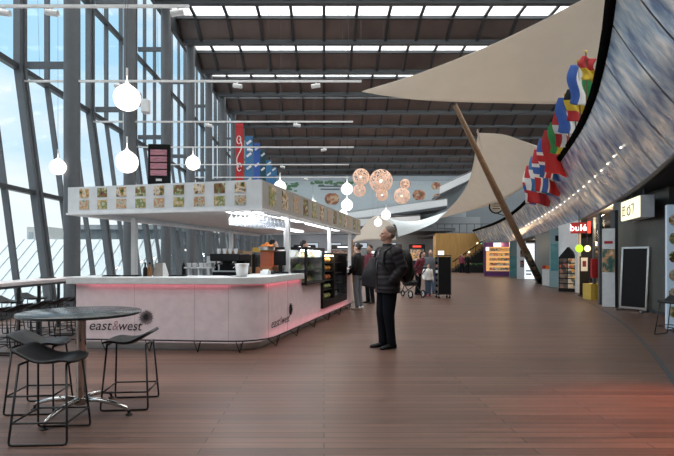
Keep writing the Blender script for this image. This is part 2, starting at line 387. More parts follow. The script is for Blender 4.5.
# --- glazed wall on the left, one window per bay
XK, ZK, XF, ZT = -7.75, 6.1, -6.95, 13.3
def xw(z): return XF+(XK-XF)*z/ZK if z < ZK else XK
def mull(mb, y, wd, dp):
    p = [(xw(0), 0), (XK, ZK), (XK, ZT)]
    poly = [(p[0][0], 0), (p[0][0]+dp, 0), (XK+dp, ZK), (XK+dp, ZT), (XK, ZT), (XK, ZK)]
    mb.prism(poly[:3]+[poly[5]], y-wd/2, y+wd/2, 'xz'); mb.prism(poly[2:], y-wd/2, y+wd/2, 'xz')
    return mb
nb = 0
for k in range(-4, 14):
    y = 12.62+BAY*k; nb += 1
    if y+BAY > 65: break
    t = thing('window_%d' % nb, None, None, (0, y, 0), kind='structure')
    mull(mull(MB(), -.10, .11, .17), .10, .11, .17).build('mullion', M_['steelgrey'], t)
    mull(MB(), BAY/3, .075, .13).build('mullion', M_['steelgrey'], t)
    mull(MB(), 2*BAY/3, .075, .13).build('mullion', M_['steelgrey'], t)
    for z, hh in ((2.95, .11), (6.1, .15), (9.6, .15), (.12, .24)):
        MB().box((xw(z)+.07, BAY/2, z), (.14, BAY, hh)).build('transom', M_['darkframe'], t)
    g = MB()
    for za, zb in ((0, 2.95), (2.95, ZK), (ZK, 9.6), (9.6, ZT)):
        g.add([(xw(za)+.02, 0, za), (xw(za)+.02, BAY, za), (xw(zb)+.02, BAY, zb), (xw(zb)+.02, 0, zb)], [(0, 1, 2, 3)])
    g.add([(XK, 0, ZT), (XL-.1, 0, ZT), (XL-.1, BAY, ZT), (XK, BAY, ZT)], [(0, 1, 2, 3)])
    g.build('pane', M_['glass'], t)
    MB().box(((XK-6.4)/2+.12, .05, 6.2), (1.1, .10, .16)).build('strut', M_['steelgrey'], t)
    MB().box(((XK-6.4)/2+.12, .05, 9.75), (1.1, .10, .16)).build('strut', M_['steelgrey'], t)
for k in range(-1, 14):
    struct('column', MB().lathe([(.195, 0), (.195, 12.2)], 28, (0, 0, 0)), M_['columngrey'], loc=(-6.4, 12.7+BAY*k, 0), smooth=40)
# --- beyond the glass
seam = MB()
seam.prism([(19, -4), (19, -4.0), (27.6, 2.35), (27.6, -4)], -17.2, -8.6, 'yz')
for i in range(15):
    xx = -17.15+i*.6
    seam.bar((xx, 19, -3.98), (xx, 27.6, 2.37), .03, .05)
o = seam.build('neighbouring_roof', mat('zinc_roof', (.25, .30, .33), .5, .1)); tag(o, 'pale seamed metal roof seen through the low window panes', 'building')
b = thing('neighbouring_building', 'dark grey building outside behind the pale metal roof', 'building', (-13.1, 40, -4))
MB().box((0, 0, 3.6), (6.2, 14, 7.2)).build('wall', mat('dark_render', (.10, .13, .145), .7), b)
MB().box((0, 0, 7.35), (6.5, 14.4, .3)).build('roof', mat('roof_felt', (.20, .23, .25), .8), b)
for i in range(4):
    for z in (3.2, 5.4): MB().box((-2.2+i*1.45, -7.02, z), (1.0, .06, 1.3)).build('window', mat('dusk_window', (.35, .45, .5), .2), b)
b = thing('neighbouring_building', 'pale grey block outside beyond the metal roof', 'building', (-24.6, 46, -4))
MB().box((0, 0, 4.0), (1.9, 6, 8.0)).build('wall', mat('concrete', (.34, .36, .36), .8), b)
for i in range(3):
    MB().box((-.6+i*.6, -3.02, 7.1), (.35, .06, .9)).build('window', mat('pale_window', (.22, .27, .3), .2), b)
# ------------------------------------------------------------------ curved balcony on the right
EY = [3, 5.2, 8.6, 11.2, 14.3, 16.3, 20, 24.5, 28.7, 32, 38, 44, 48]
EX = [3.05, 4.33, 6.02, 7.17, 8.32, 8.95, 10.10, 11.25, 12.15, 12.75, 13.75, 14.55, 15.05]
EZ = [3.05, 3.05, 3.04, 2.99, 2.90, 2.84, 2.76, 2.70, 2.60, 2.54, 2.50, 2.50, 2.50]
TY = [3, 15, 20, 24.5, 28, 33, 40, 48]; TZ = [4.75, 4.75, 4.6, 4.4, 4.2, 3.98, 3.9, 3.9]
def edge(y):
    s = [interp(y+d, EY, EX) for d in (-1.5, -.75, 0, .75, 1.5)]
    return sum(s)/5
def edge_n(y):
    d = (edge(y+.6)-edge(y-.6))/1.2; n = Vector((-1, d)); return n.normalized()
def ebot(y): return Vector((edge(y), y, interp(y, EY, EZ)))
def etop(y):
    n = edge_n(y); z = interp(y, TY, TZ); l = 1.07 if y < 20 else max(.75, 1.07-(y-20)*.02)
    return Vector((edge(y)+n.x*l, y+n.y*l, z))
bw = thing('wall_balcony', None, None, (0, 0, 0), kind='structure')
ys = [2.6]
while ys[-1] < 47.6:
    d = edge_n(ys[-1]); ys.append(ys[-1]+1.6*abs(d.x))
for a, b in zip(ys[:-1], ys[1:]):
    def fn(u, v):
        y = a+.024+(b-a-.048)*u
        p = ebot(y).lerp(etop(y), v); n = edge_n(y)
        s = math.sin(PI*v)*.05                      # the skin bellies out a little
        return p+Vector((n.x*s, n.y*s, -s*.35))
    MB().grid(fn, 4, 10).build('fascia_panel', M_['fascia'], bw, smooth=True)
yy = [2.6+i*(45/60) for i in range(61)]
def fl(u, v):
    y = 2.6+u*45; p = ebot(y).lerp(etop(y), v); n = edge_n(y); s = math.sin(PI*v)*.05-.03
    return p+Vector((n.x*s, n.y*s, -s*.35))
MB().grid(fl, 60, 8).build('backing', M_['darkframe'], bw)
MB().tube([etop(y)+Vector((0, 0, .03)) for y in yy], .10, 10).build('top_rail', mat('black_rubber', (.006, .006, .006), .9, spec=0), bw, smooth=True)
MB().tube([ebot(y) for y in yy], .05, 8).build('bottom_trim', M_['darkframe'], bw, smooth=True)
# glowing dots that imitate lamp reflections on the balcony front; no lamps there
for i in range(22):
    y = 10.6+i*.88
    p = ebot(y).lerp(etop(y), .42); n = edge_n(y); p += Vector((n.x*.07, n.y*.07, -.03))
    MB().ball((0, 0, 0), .028 if y < 20 else .036, 8, 6).build('reflection_dot', glow('warm_bulb_and_glint', (1, .85, .68), 2.0) if i == 0 else bpy.data.materials['warm_bulb_and_glint'], bw, loc=p)
# slab of the upper floor and dark soffit over the shops
A = [(edge(y)+.02, y) for y in yy]; B = [(33, y) for y in yy]
struct('ceiling_shops', MB().strip(A, B, [interp(y, EY, EZ)-.02 for y in yy], [interp(y, EY, EZ)+.35 for y in yy]), M_['dark'])
# strip of darker boards along the shop fronts
A = [(edge(y)-.66, y) for y in yy if y > 3]; B = [(edge(y)-.60, y) for y in yy if y > 3]
struct('floor_strip', MB().strip(A, B, .001, .006), M_['darkframe'])
# back and end walls of the shops
A = [(edge(y)+3.4, y) for y in yy]; B = [(edge(y)+3.5, y) for y in yy]
struct('wall_shops', MB().strip(A, B, 0, 2.9), M_['dark'])
# ================================================================== THE KIOSK
A1 = math.atan2(.25, .968)
RD = Vector((math.sin(A1), math.cos(A1), 0))          # along the right-hand side, away from the camera
RN = Vector((math.cos(A1), -math.sin(A1), 0))         # out of that side, into the hall
CC = Vector((-.93, 7.02, 0)); CL = Vector((-3.60, 7.26, 0))
FD = (CC-CL).normalized(); FN = Vector((FD.y, -FD.x, 0))
def side(s, off=0, z=0): return CC+RD*s+RN*off+Vector((0, 0, z))
def front(t, off=0, z=0): return CL+FD*t+FN*off+Vector((0, 0, z))
LEN = (CC-CL).length
def ring(off, s_end, r=.42, t0=0):                     # plan line of the counter, offset outward
    pts = [CL+FD*(t0-(off if off > 0 else 0)*0)+FN*off]
    P0 = CC-FD*r; P2 = CC+RD*r
    for i in range(9):
        u = i/8; q = (1-u)**2*P0+2*u*(1-u)*CC+u*u*P2
        n = (FN*(1-u)+RN*u).normalized(); pts.append(q+n*off)
    pts.append(CC+RD*s_end+RN*off)
    return [(p.x, p.y) for p in pts]
kc = thing('kiosk_counter', 'pale pink food kiosk counter with grey worktop and rounded corner', 'counter', (0, 0, 0))
b = MB()
S1, S2, S3, SE = 2.10, 3.44, 5.86, 6.75
b.strip(ring(0, S1), ring(-.62, S1), .115, .945)
def seg(a, c, z0, z1, o1=0, o2=-.62):
    p = [side(a, o1), side(c, o1), side(c, o2), side(a, o2)]; b.prism([(q.x, q.y) for q in p], z0, z1)
seg(S1, S2, .115, .82); seg(S2, S3, .115, .27); seg(S3, SE, .115, .945)
b.build('body', M_['pink'], kc, smooth=35)
pl = []
for f_ in (.33, .66):
    q = front(LEN*f_, .001); pl.append(q)
jg = mat('joint_grey', (.55, .43, .45), .5)
for q in pl+[front(LEN-.42, .001), side(.42, .001), side(1.3, .001)]: MB().box((q.x, q.y, .53), (.005, .005, .82), math.atan2(FD.y, FD.x)).build('panel_joint', jg, kc)
wt = MB(); wt.strip(ring(.06, S1-.02, .45), ring(-.70, S1-.02, .3), .945, 1.047)
for a, c in ((S3+.03, SE+.04),):
    p = [side(a, .06), side(c, .06), side(c, -.7), side(a, -.7)]; MB().prism([(q.x, q.y) for q in p], .945, 1.047).build('worktop', M_['worktop'], kc, bevel=.008)
e0, e1 = front(-.12, .06), front(0, .06); e2, e3 = front(0, -.70), front(-.12, -.70)
wt.prism([(q.x, q.y) for q in (e0, e1, e2, e3)], .945, 1.047)
wt.build('worktop', M_['worktop'], kc, smooth=35, bevel=.008)
k = MB().strip(ring(-.10, SE), ring(-.5, SE), 0, .115); k.build('plinth', M_['steel'], kc, smooth=35)
led = MB().strip(ring(.020, S1, .43), ring(.004, S1, .42), .940, .9445); led.build('led_strip', M_['pinkled'], kc, label='pink light strip under the worktop lip')
rp = [(x, y, .165) for x, y in ring(.13, SE, .45)]
MB().tube(rp, .011, 8).build('foot_rail', M_['charcoal'], kc, smooth=True)
def bracket(p, n, d):
    MB().tube([p+n*.13+d*.05+Vector((0, 0, .165)), p+n*.10+Vector((0, 0, .005)), p-n*.06-d*.02+Vector((0, 0, .13))], .008, 6).tube([p+n*.13-d*.05+Vector((0, 0, .165)), p+n*.10+Vector((0, 0, .005))], .006, 6).build('rail_bracket', M_['charcoal'], kc)
for t in (.5, 1.15, 1.85, 2.45): bracket(front(t), FN, FD)
for s in (.5, 1.5, 2.6, 3.7, 4.8, 5.9): bracket(side(s), RN, RD)
def place_text(mb, name, p, d, n, m, label):
    # d = reading direction, n = outward normal
    R = Matrix((d, -n, Vector((0, 0, 1)))).transposed().to_4x4(); R.translation = p
    o = MB().join(mb, R).build(name, m, kc, label=label); return o
ink = mat('dark_ink', (.02, .015, .02), .6); ink2 = mat('pale_ink', (.42, .25, .28), .6)
def logo(p, d, n, h, w_, extra):
    for s_, x, m in (('east', .26, ink), ('&', .575, ink2), ('west', .865, ink)):
        tm = text(s_, h, .001, .25)
        xs = [v[0] for v in tm.v]; k_ = (.46 if s_ != '&' else .13)*w_/max(.01, max(xs)-min(xs)); 
        if s_ == 'west': k_ = .47*w_/(max(xs)-min(xs))
        tm.v = [(v[0]*k_, v[1], v[2]) for v in tm.v]
        place_text(tm, 'lettering', p+d*(x*w_)+n*.003, d, n, m, 'dark slanted lettering on the pink front')
    e = MB(); c = p+d*(1.20*w_)+Vector((0, 0, extra))
    for i in range(34):
        a = i*2*PI/34; r = h*.52*(1 if i % 2 else .82)
        e.bar(c+n*.004, c+n*.004+d*(math.cos(a)*r)+Vector((0, 0, math.sin(a)*r)), .0035, .004)
        q = c+n*.004+d*(math.cos(a)*r)+Vector((0, 0, math.sin(a)*r)); e.ball(q, .006, 6, 4)
    e.ball(c+n*.002, (h*.17, .004, h*.17), 10, 6)
    e.bar(c+n*.004-d*.05-Vector((0, 0, h*.50)), c+n*.004-d*.15-Vector((0, 0, h*.72)), .006, .004)
    e.build('dandelion_emblem', ink, kc)
pa = front(.0, 0); d0 = X_(86, 7.22)
logo(Vector((X_(85.5, 7.2), 0, 0))+Vector((0, front((X_(85.5, 7.2)-CL.x)/FD.x).y, at(0, 326, 7.2).z)), FD, FN, .20, .74, .13)
ps = side(.50, 0, at(0, 324, 7.6).z); logo(ps, RD, RN, .19, .80, .14)
# back counter inside the kiosk
bc = thing('service_counter', 'low white service counter inside the kiosk behind the pink front', 'counter', (-2.05, 9.05, 0), -A1+.02)
MB().box((0, 0, .46), (2.9, .6, .90)).build('body', M_['canopywhite'], bc)
MB().box((0, 0, .935), (3.0, .66, .05)).build('worktop', M_['steel'], bc)
bc2 = thing('service_counter', 'inner kiosk counter behind the display cases carrying kitchen boxes', 'counter', tuple(side(4.4, -2.0)), -A1)
MB().box((0, 0, .46), (.65, 4.2, .90)).build('body', M_['canopywhite'], bc2)
MB().box((0, 0, .935), (.7, 4.3, .05)).build('worktop', M_['steel'], bc2)
# ------------------------------------------------------------------ display cases in the right-hand side
def sbox(mb, s0, s1, o0, o1, z0, z1, mi=0):
    p = [side(s0, o0), side(s1, o0), side(s1, o1), side(s0, o1)]; mb.prism([(q.x, q.y) for q in p], z0, z1, mi=mi); return mb
dc = thing('display_case', 'glass sandwich display case with dark frame set in the pink counter side', 'display case', tuple(side(2.75)))
def inT(o, t): o.parent = t; o.matrix_parent_inverse = Matrix.Translation(-t.location) if t.rotation_euler.z == 0 else (Matrix.Translation(t.location) @ Matrix.Rotation(t.rotation_euler.z, 4, 'Z')).inverted(); return o
f_ = MB()
for s in (S1+.02, S2-.05):
    for o_ in (.09, -.5): sbox(f_, s, s+.045, o_, o_-.045, .82, 1.52)
for z in (.82, 1.475):
    for o_ in (.09, -.5): sbox(f_, S1+.02, S2-.005, o_, o_-.045, z, z+.045)
    for s in (S1+.02, S2-.05): sbox(f_, s, s+.045, .09, -.5, z, z+.045)
inT(f_.build('frame', M_['charcoal']), dc)
inT(sbox(MB(), S1+.06, S2-.05, -.47, -.49, .86, 1.48).build('back_panel', M_['white']), dc)
for z in (.87, 1.10, 1.32): inT(sbox(MB(), S1+.06, S2-.05, .05, -.46, z, z+.015).build('shelf', M_['steel']), dc)
inT(sbox(MB(), S2-.07, S2-.055, .04, -.46, .87, 1.46).build('end_panel', M_['white']), dc)
inT(sbox(MB(), S1+.06, S2-.05, .085, .079, .86, 1.47).build('pane', M_['clear']), dc)
inT(sbox(MB(), S1+.065, S2-.06, 0, -.04, 1.45, 1.468).build('led_tube', glow('case_led', (.85, .95, 1), 14)), dc)
sand = MB().prism([(-.08, 0), (.08, 0), (0, .11)], -.04, .04, 'xz')
sm = [mat('sandwich_bread', (.62, .42, .20), .7, var=.3, scale=25), mat('green_wrap', (.22, .32, .10), .6, var=.3, scale=25), mat('white_wrap', (.65, .62, .52), .6, var=.2, scale=25)]
base = None
for zi, z in enumerate((.886, 1.116, 1.336)):
    for j in range(5):
        p = side(S1+.2+j*.21, -.13, z)
        o = sand.build('sandwich', sm[(zi+j) % 3], None, loc=p, rot=-A1+1.2, bevel=.006)
        tag(o, ('wedge of food on the %s shelf of the glass display case' % ['bottom', 'middle', 'top'][zi]), 'sandwich', 'sandwiches on the %s shelf of the glass case' % ['bottom', 'middle', 'top'][zi])
# open fridge
of = thing('open_fridge', 'tall dark open fridge with lit shelves beside the glass display case', 'fridge', tuple(side(4.6)))
sm_ = (S2+S3)/2-.15
f_ = MB()
sbox(f_, S2, S2+.05, .05, -.62, .27, 1.42); sbox(f_, S3-.05, S3, .05, -.62, .27, 1.42); sbox(f_, sm_-.025, sm_+.025, .05, -.62, .27, 1.42)
sbox(f_, S2, S3, .05, -.62, 1.38, 1.43); sbox(f_, S2, S3, .05, -.62, .27, .42); sbox(f_, S2, S3, -.58, -.62, .3, 1.4)
inT(f_.build('case', M_['black']), of)
for z in (.62, .82, 1.02, 1.20): inT(sbox(MB(), S2+.05, sm_-.03, .0, -.56, z, z+.018).build('shelf', M_['charcoal']), of)
for z in (.70, .95, 1.20): inT(sbox(MB(), sm_+.03, S3-.05, -.06, -.56, z, z+.018).build('shelf', M_['charcoal']), of)
inT(sbox(MB(), S2+.06, sm_-.04, .02, -.02, 1.355, 1.38).build('led_tube', glow('fridge_led', (1, .78, .5), 22)), of)
inT(sbox(MB(), sm_+.03, S3-.05, .045, .04, .42, 1.38).build('door_pane', M_['clear']), of)
roll = MB().ball((0, 0, .062), (.10, .075, .062), 10, 7)
rm = [M_['pastry'], mat('red_fruit_pot', (.5, .12, .05), .5, var=.3, scale=20), mat('orange_pot', (.75, .32, .05), .5, var=.3, scale=20), mat('salad_box', (.30, .34, .12), .5, var=.4, scale=30)]
for zi, z in enumerate((.42, .638, .838, 1.038, 1.218)):
    for j in range(5):
        p = side(S2+.17+j*.19, -.10-.03*(j % 2), z)
        o = roll.build('food_pot', rm[[3, 3, 1, 2, 0][zi] if j % 3 else [0, 3, 2, 0, 2][zi]], None, loc=p, rot=-A1+.3*j, smooth=True)
        g = ['bottom', 'second lowest', 'middle', 'second highest', 'top'][zi]
        tag(o, 'rounded food portion on the %s shelf of the lit open fridge' % g, 'food', 'food on the %s shelf of the open fridge' % g)
# ------------------------------------------------------------------ canopy
KC = Vector((-.88, 7.0, 0)); KW, KL, Z0, Z1 = 3.22, 7.75, 2.02, 2.42
def cp(u, v, z=0): return KC-RN*u+RD*v+Vector((0, 0, z))   # u to the left, v away
cn = thing('kiosk_canopy', 'white flat kiosk canopy carrying rows of food photos', 'canopy', tuple(KC))
def cbox(mb, u0, u1, v0, v1, z0, z1):
    p = [cp(u0, v0), cp(u1, v0), cp(u1, v1), cp(u0, v1)]; return mb.prism([(q.x, q.y) for q in p], z0, z1)
inT(cbox(MB(), 0, KW, 0, .05, Z0, Z1).build('front_panel', M_['canopywhite']), cn)
inT(cbox(MB(), 0, .05, .05, KL, Z0, Z1).build('side_panel', M_['canopygrey'], label='grey side panel with larger food photos'), cn)
inT(cbox(MB(), KW-.05, KW, .05, KL, Z0, Z1).build('side_panel', M_['canopywhite']), cn)
inT(cbox(MB(), .05, KW-.05, KL-.05, KL, Z0, Z1).build('back_panel', M_['canopywhite']), cn)
inT(cbox(MB(), .05, KW-.05, .05, KL-.05, Z0+.06, Z0+.10).build('underside', M_['soffit']), cn)
bt = MB(); cbox(bt, -.02, KW+.02, -.02, .10, Z0-.03, Z0); cbox(bt, -.02, .10, .10, KL, Z0-.03, Z0); cbox(bt, KW-.10, KW+.02, .10, KL, Z0-.03, Z0)
inT(bt.build('edge_trim', M_['soffit']), cn)
cols = [84.3, 102.3, 121.3, 140.5, 159, 178.8, 199.2, 219.5, 240.4]
def photo(u0, u1, v0, v1, z0, z1, m): inT(cbox(MB(), u0, u1, v0, v1, z0, z1).build('food_photo', m), cn)
def u_at(px):                                    # where a sight line meets the front of the canopy
    k_ = (px-324)/F; return (KC.x-k_*KC.y)/(RN.x-k_*RN.y)
for i, px in enumerate(cols):
    u = u_at(px)
    for r in (0, 1):
        photo(u-.085, u+.085, -.006, 0, Z0+.05+(.18 if r == 0 else 0), Z0+.19+(.18 if r == 0 else 0), M_['food'][(i*2+r*3) % 4])
for i in range(13):
    v = .45+i*.58; s_ = .155
    photo(-.006, 0, v-s_*.95, v+s_*.95, Z0+.07, Z0+.36, M_['food'][(i*3+1) % 4])
for (u0, u1, v0, v1) in ((.25, 1.0, .25, .45), (.3, .5, .9, 3.3), (.3, .5, 3.8, 6.6), (1.5, 1.7, 4.5, 7), (1.6, 2.3, .5, .6)):
    inT(cbox(MB(), u0, u1, v0, v1, Z0+.03, Z0+.06).build('light_panel', M_['led']), cn)
for (u, v) in ((.30, 2.05), (KW-.2, 1.4), (1.55, 5.6), (.30, 5.2), (KW-.2, 5.5), (.25, 7.4)):
    q = cp(u, v); inT(MB().box((q.x, q.y, 1.02), (.085, .085, 2.04), -A1).build('post', M_['white']), cn)
# glasses hanging under the canopy
rk = thing('glass_rack', 'metal hanging rack for wine glasses under the canopy corner', 'rack', tuple(cp(.42, .95, 2.05)), -A1)
for i in range(5): MB().box((-.30+i*.15, 0, -.03), (.02, 1.25, .02)).build('runner', M_['steel'], rk)
for i in (-.5, .5): MB().box((0, i, .01), (.7, .02, .05)).build('hanger', M_['steel'], rk)
gm = MB().lathe([(.033, 0), (.034, -.006), (.006, -.012), (.005, -.09), (.03, -.115), (.042, -.15), (.040, -.20), (.036, -.225), (.034, -.223), (.038, -.2), (.039, -.15), (.028, -.118), (.003, -.1)], 14, cap=False)
frost = glass_mat('wine_glass', (.90, .92, .94), .35, milk=.22, milkc=(.9, .92, .95))
for i in range(4):
    for j in range(7):
        p = rk.matrix_basis @ Vector((-.225+i*.15, -.54+j*.18, -.005))
        tag(gm.build('wine_glass', frost, loc=p, smooth=True), 'clear wine glass hanging upside down under the kiosk canopy', 'glass', 'wine glasses hanging in the rack')
# menu screen standing on the canopy
ms = thing('menu_screen', 'upright black menu screen with four pink panels on the canopy', 'screen', (X_(159.5, 7.75), 7.75, Z1), .08)
MB().box((0, 0, .33), (.335, .07, .66)).build('case', M_['black'], ms, bevel=.01)
pm = ramp_mat('pink_menu_print', 'noise', 14, [(.35, (.20, .10, .13)), (.65, (.36, .17, .20))], .4, stretch=(1, 1, 5), estr=.35)
for i in range(4): MB().box((-.005, -.037, .53-i*.105), (.25, .006, .085)).build('menu_panel', pm, ms)
MB().box((0, -.037, .105), (.09, .006, .035)).build('badge', M_['white'], ms)
MB().box((0, .02, .01), (.2, .15, .02)).build('foot', M_['black'], ms)
# ------------------------------------------------------------------ things on the counters
WT = 1.047
def on(px, Y): return Vector((X_(px, Y), Y, WT))
o = thing('menu_holder', 'angled grey card holder on the left part of the worktop', 'holder', on(159, 7.5), .1)
MB().prism([(-.085, 0), (.085, 0), (.055, .20), (-.055, .20)], -.012, .012, 'xz').build('card', mat('grey_card', (.30, .27, .25), .5), o)
MB().prism([(.06, 0), (.15, 0), (.09, .20), (.058, .20)], -.02, .0, 'xz').build('flap', M_['white'], o)
for i, (dx, m, lb) in enumerate(((-.13, M_['black'], 'small black sauce bottle left of the card holder'), (-.065, mat('brown_bottle', (.20, .09, .03), .3), 'small brown sauce bottle next to the card holder'))):
    t = thing('sauce_bottle', lb, 'bottle', on(150, 7.42)+Vector((dx+.06, 0, 0)))
    MB().lathe([(.03, 0), (.034, .01), (.034, .11), (.013, .15), (.012, .18)], 12).build('body', m, t, smooth=40)
    MB().lathe([(.015, .18), (.014, .21)], 10).build('cap', M_['black'], t)
for px, Y, rz in ((112, 7.45, .2), (132, 7.5, -.1), (178, 7.5, .0)):
    t = thing('folded_menu', {112: 'dark tablet lying at the left end of the worktop', 132: 'dark tablet lying in front of the white post', 178: 'dark grey tray lying right of the card holder'}[px], 'tray', on(px, Y), rz)
    MB().box((0, 0, .008), (.24, .16, .016)).build('plate', M_['charcoal'], t)
    MB().box((0, 0, .018), (.21, .13, .004)).build('face', M_['black'], t)
bk = .96
def inb(px, Y, z=bk): return Vector((X_(px, Y), Y, z))
# cup shelf
t = thing('cup_stand', 'white raised stand carrying white cups inside the kiosk', 'stand', inb(200, 8.95))
MB().box((0, 0, .19), (.50, .28, .025)).build('shelf', M_['white'], t)
for x in (-.18, .0, .18): MB().box((x, 0, .09), (.03, .2, .18)).build('leg', M_['white'], t)
cupm = MB().lathe([(.025, 0), (.036, .02), (.042, .07), (.039, .07), (.03, .015), (.004, .012)], 12, cap=False)
for i, x in enumerate((-.19, -.09, .03, .12, .21)):
    t2 = thing('cup', 'white cup in the row on the raised white stand', 'cup', inb(200, 8.95)+Vector((x, -.03, .203)), group='white cups on the raised stand')
    cupm.build('bowl', M_['white'], t2, smooth=40); MB().tube([(.04, 0, .055), (.06, 0, .045), (.058, 0, .025), (.036, 0, .02)], .005, 6).build('handle', M_['white'], t2)
for x, lb in ((-.30, 'dark wine bottle standing at the left of the white stand'), (.30, 'dark wine bottle between the white stand and coffee machine')):
    t = thing('wine_bottle', lb, 'bottle', inb(200, 9.2)+Vector((x, 0, 0)))
    MB().lathe([(.036, 0), (.038, .01), (.038, .20), (.014, .26), (.014, .31)], 14).build('body', M_['black'], t, smooth=40)
    MB().lathe([(.0155, .27), (.0155, .315)], 12).build('capsule', mat('brown_foil', (.15, .06, .03), .4), t)
# coffee machine
t = thing('coffee_machine', 'black espresso machine inside the kiosk behind the steel bucket', 'coffee machine', inb(230, 8.85), -A1)
MB().box((0, .05, .06), (.52, .42, .12)).build('base', M_['charcoal'], t)
MB().box((.02, .14, .22), (.48, .24, .22)).build('body', M_['black'], t, bevel=.015)
MB().box((0, 0, .37), (.56, .46, .13)).build('head', M_['black'], t, bevel=.02)
for x in (-.13, .13):
    MB().lathe([(.035, .25), (.035, .30)], 12, (x, -.10, 0)).build('group_head', M_['steel'], t)
    MB().tube([(x, -.12, .265), (x, -.26, .25)], .012, 8).build('portafilter', M_['charcoal'], t)
MB().box((0, -.12, .13), (.44, .2, .02)).build('drip_tray', M_['steel'], t)
for x in (-.2, -.1, 0, .1): 
    tag(MB().lathe([(.028, 0), (.036, .09), (.033, .09), (.02, .01)], 10, cap=False).build('paper_cup', M_['white'], loc=inb(230, 8.85)+Vector((x, .02, .437)), smooth=40), 'upturned paper cup on top of the espresso machine', 'cup', 'paper cups on the espresso machine')
# bucket
t = thing('steel_bucket', 'shiny steel ice bucket at the right end of the front worktop', 'bucket', on(242, 7.25))
MB().lathe([(.075, 0), (.078, .005), (.102, .185), (.106, .19), (.102, .195), (.098, .185), (.074, .01), (.01, .008)], 24, cap=False).build('body', M_['steel'], t, smooth=40)
for s in (-1, 1): MB().tube([(s*.10, -.03, .15), (s*.125, -.02, .13), (s*.125, .02, .13), (s*.10, .03, .15)], .006, 6).build('handle', M_['chrome'], t)
# juice machine
t = thing('juice_machine', 'orange juicer machine with oranges on top inside the kiosk', 'juicer', inb(267, 8.95), -A1)
MB().box((0, 0, .10), (.30, .34, .20)).build('base', mat('brown_casing', (.25, .09, .03), .4), t)
MB().box((0, .08, .34), (.26, .16, .30)).build('body', mat('red_casing', (.50, .09, .02), .4), t, bevel=.01)
MB().box((0, -.08, .34), (.24, .012, .24)).build('window', M_['clear'], t)
MB().lathe([(.14, .50), (.15, .56), (.145, .56), (.135, .51), (.01, .505)], 18, cap=False).build('hopper', M_['steel'], t, smooth=40)
om = MB().ball((0, 0, 0), .045, 12, 8)
for i in range(7):
    a = i*PI/3; r = .075 if i < 6 else 0
    tag(om.build('orange', M_['orange'], loc=inb(267, 8.95)+Vector((r*math.cos(a), r*math.sin(a), .56 if i < 6 else .60)), smooth=True), 'orange fruit in the steel hopper of the juicer', 'fruit', 'oranges in the juicer hopper')
t = thing('yellow_sign', 'yellow lettered sign board over the espresso bar inside the kiosk', 'sign', inb(262, 9.15, 1.42), -.05)
MB().box((0, 0, .05), (.34, .03, .085)).build('board', mat('mustard', (.50, .30, .03), .5), t)
MB().box((0, .0, -.215), (.03, .03, .485)).build('post', M_['steel'], t)
t = thing('napkin_box', 'small white napkin dispenser on the worktop near the display case', 'dispenser', tuple(side(.95, -.25, WT)), -A1)
MB().box((0, 0, .035), (.14, .12, .07)).build('box', M_['white'], t, bevel=.008); MB().box((0, 0, .075), (.09, .05, .03)).build('napkins', M_['cloth_white'], t)
t = thing('card_terminal', 'small dark card terminal on the worktop beside the napkin dispenser', 'terminal', tuple(side(1.35, -.3, WT)), -A1)
MB().box((0, 0, .03), (.09, .17, .05)).build('body', M_['charcoal'], t, bevel=.008); MB().box((0, .03, .057), (.07, .07, .004)).build('screen', M_['teal'], t)
t = thing('till', 'dark till screen on a stand behind the worktop corner', 'till', tuple(side(1.80, -.30, WT)), -A1-.6)
MB().box((0, 0, .015), (.22, .2, .03)).build('base', M_['charcoal'], t); MB().box((0, 0, .12), (.05, .05, .2)).build('stand', M_['charcoal'], t); MB().box((0, -.02, .27), (.34, .03, .25)).build('screen', M_['black'], t)
# kitchen boxes on the inner counter
for i, (s, sz, m, lb) in enumerate(((3.0, (.5, .45, .40), M_['steel'], 'steel oven on the inner kiosk counter'), (3.8, (.45, .5, .52), mat('wood_box', (.40, .24, .12), .6), 'wooden bread box on the inner kiosk counter'), (4.5, (.4, .4, .45), M_['charcoal'], 'dark grinder box on the inner kiosk counter'), (5.4, (.5, .5, .35), M_['steel'], 'steel tray rack at the far end of the inner counter'))):
    t = thing(['oven', 'bread_box', 'grinder', 'tray_rack'][i], lb, ['oven', 'box', 'grinder', 'rack'][i], tuple(side(s, -2.0, .96)), -A1)
    MB().box((0, 0, sz[2]/2), sz).build('body', m, t, bevel=.012); MB().box((sz[0]/2+.005, 0, sz[2]*.55), (.012, sz[1]*.75, sz[2]*.55)).build('front_panel', M_['black'], t)
# ================================================================== TABLES AND STOOLS
t = thing('bistro_table', 'tall round dark table on a polished four-legged pedestal', 'table', (-2.08, 4.28, 0))
MB().lathe([(.47, .835), (.49, .842), (.49, .858), (.485, .862)], 48).build('tabletop', mat('dark_glossy_top', (.025, .032, .034), .22, var=.02, spec=.4), t, smooth=40)
MB().lathe([(.045, .09), (.042, .12), (.042, .80), (.11, .82), (.12, .835)], 20).build('column', M_['chrome'], t, smooth=40)
MB().lathe([(.05, .07), (.06, .085), (.06, .12), (.045, .13)], 20).build('hub', M_['chrome'], t, smooth=40)
for a in (2.98, 4.55, 6.12, 7.69):
    d = Vector((math.cos(a), math.sin(a), 0))
    lg = MB().tube([d*.03+Vector((0, 0, .11)), d*.16+Vector((0, 0, .115)), d*.30+Vector((0, 0, .095)), d*.42+Vector((0, 0, .06)), d*.445+Vector((0, 0, .03))], [.024, .022, .019, .016, .012], 10).build('leg', M_['chrome'], t, smooth=True)
    MB().lathe([(.028, 0), (.03, .006), (.012, .018), (.010, .04)], 12, tuple(d*.445)).build('glide', M_['black'], lg)
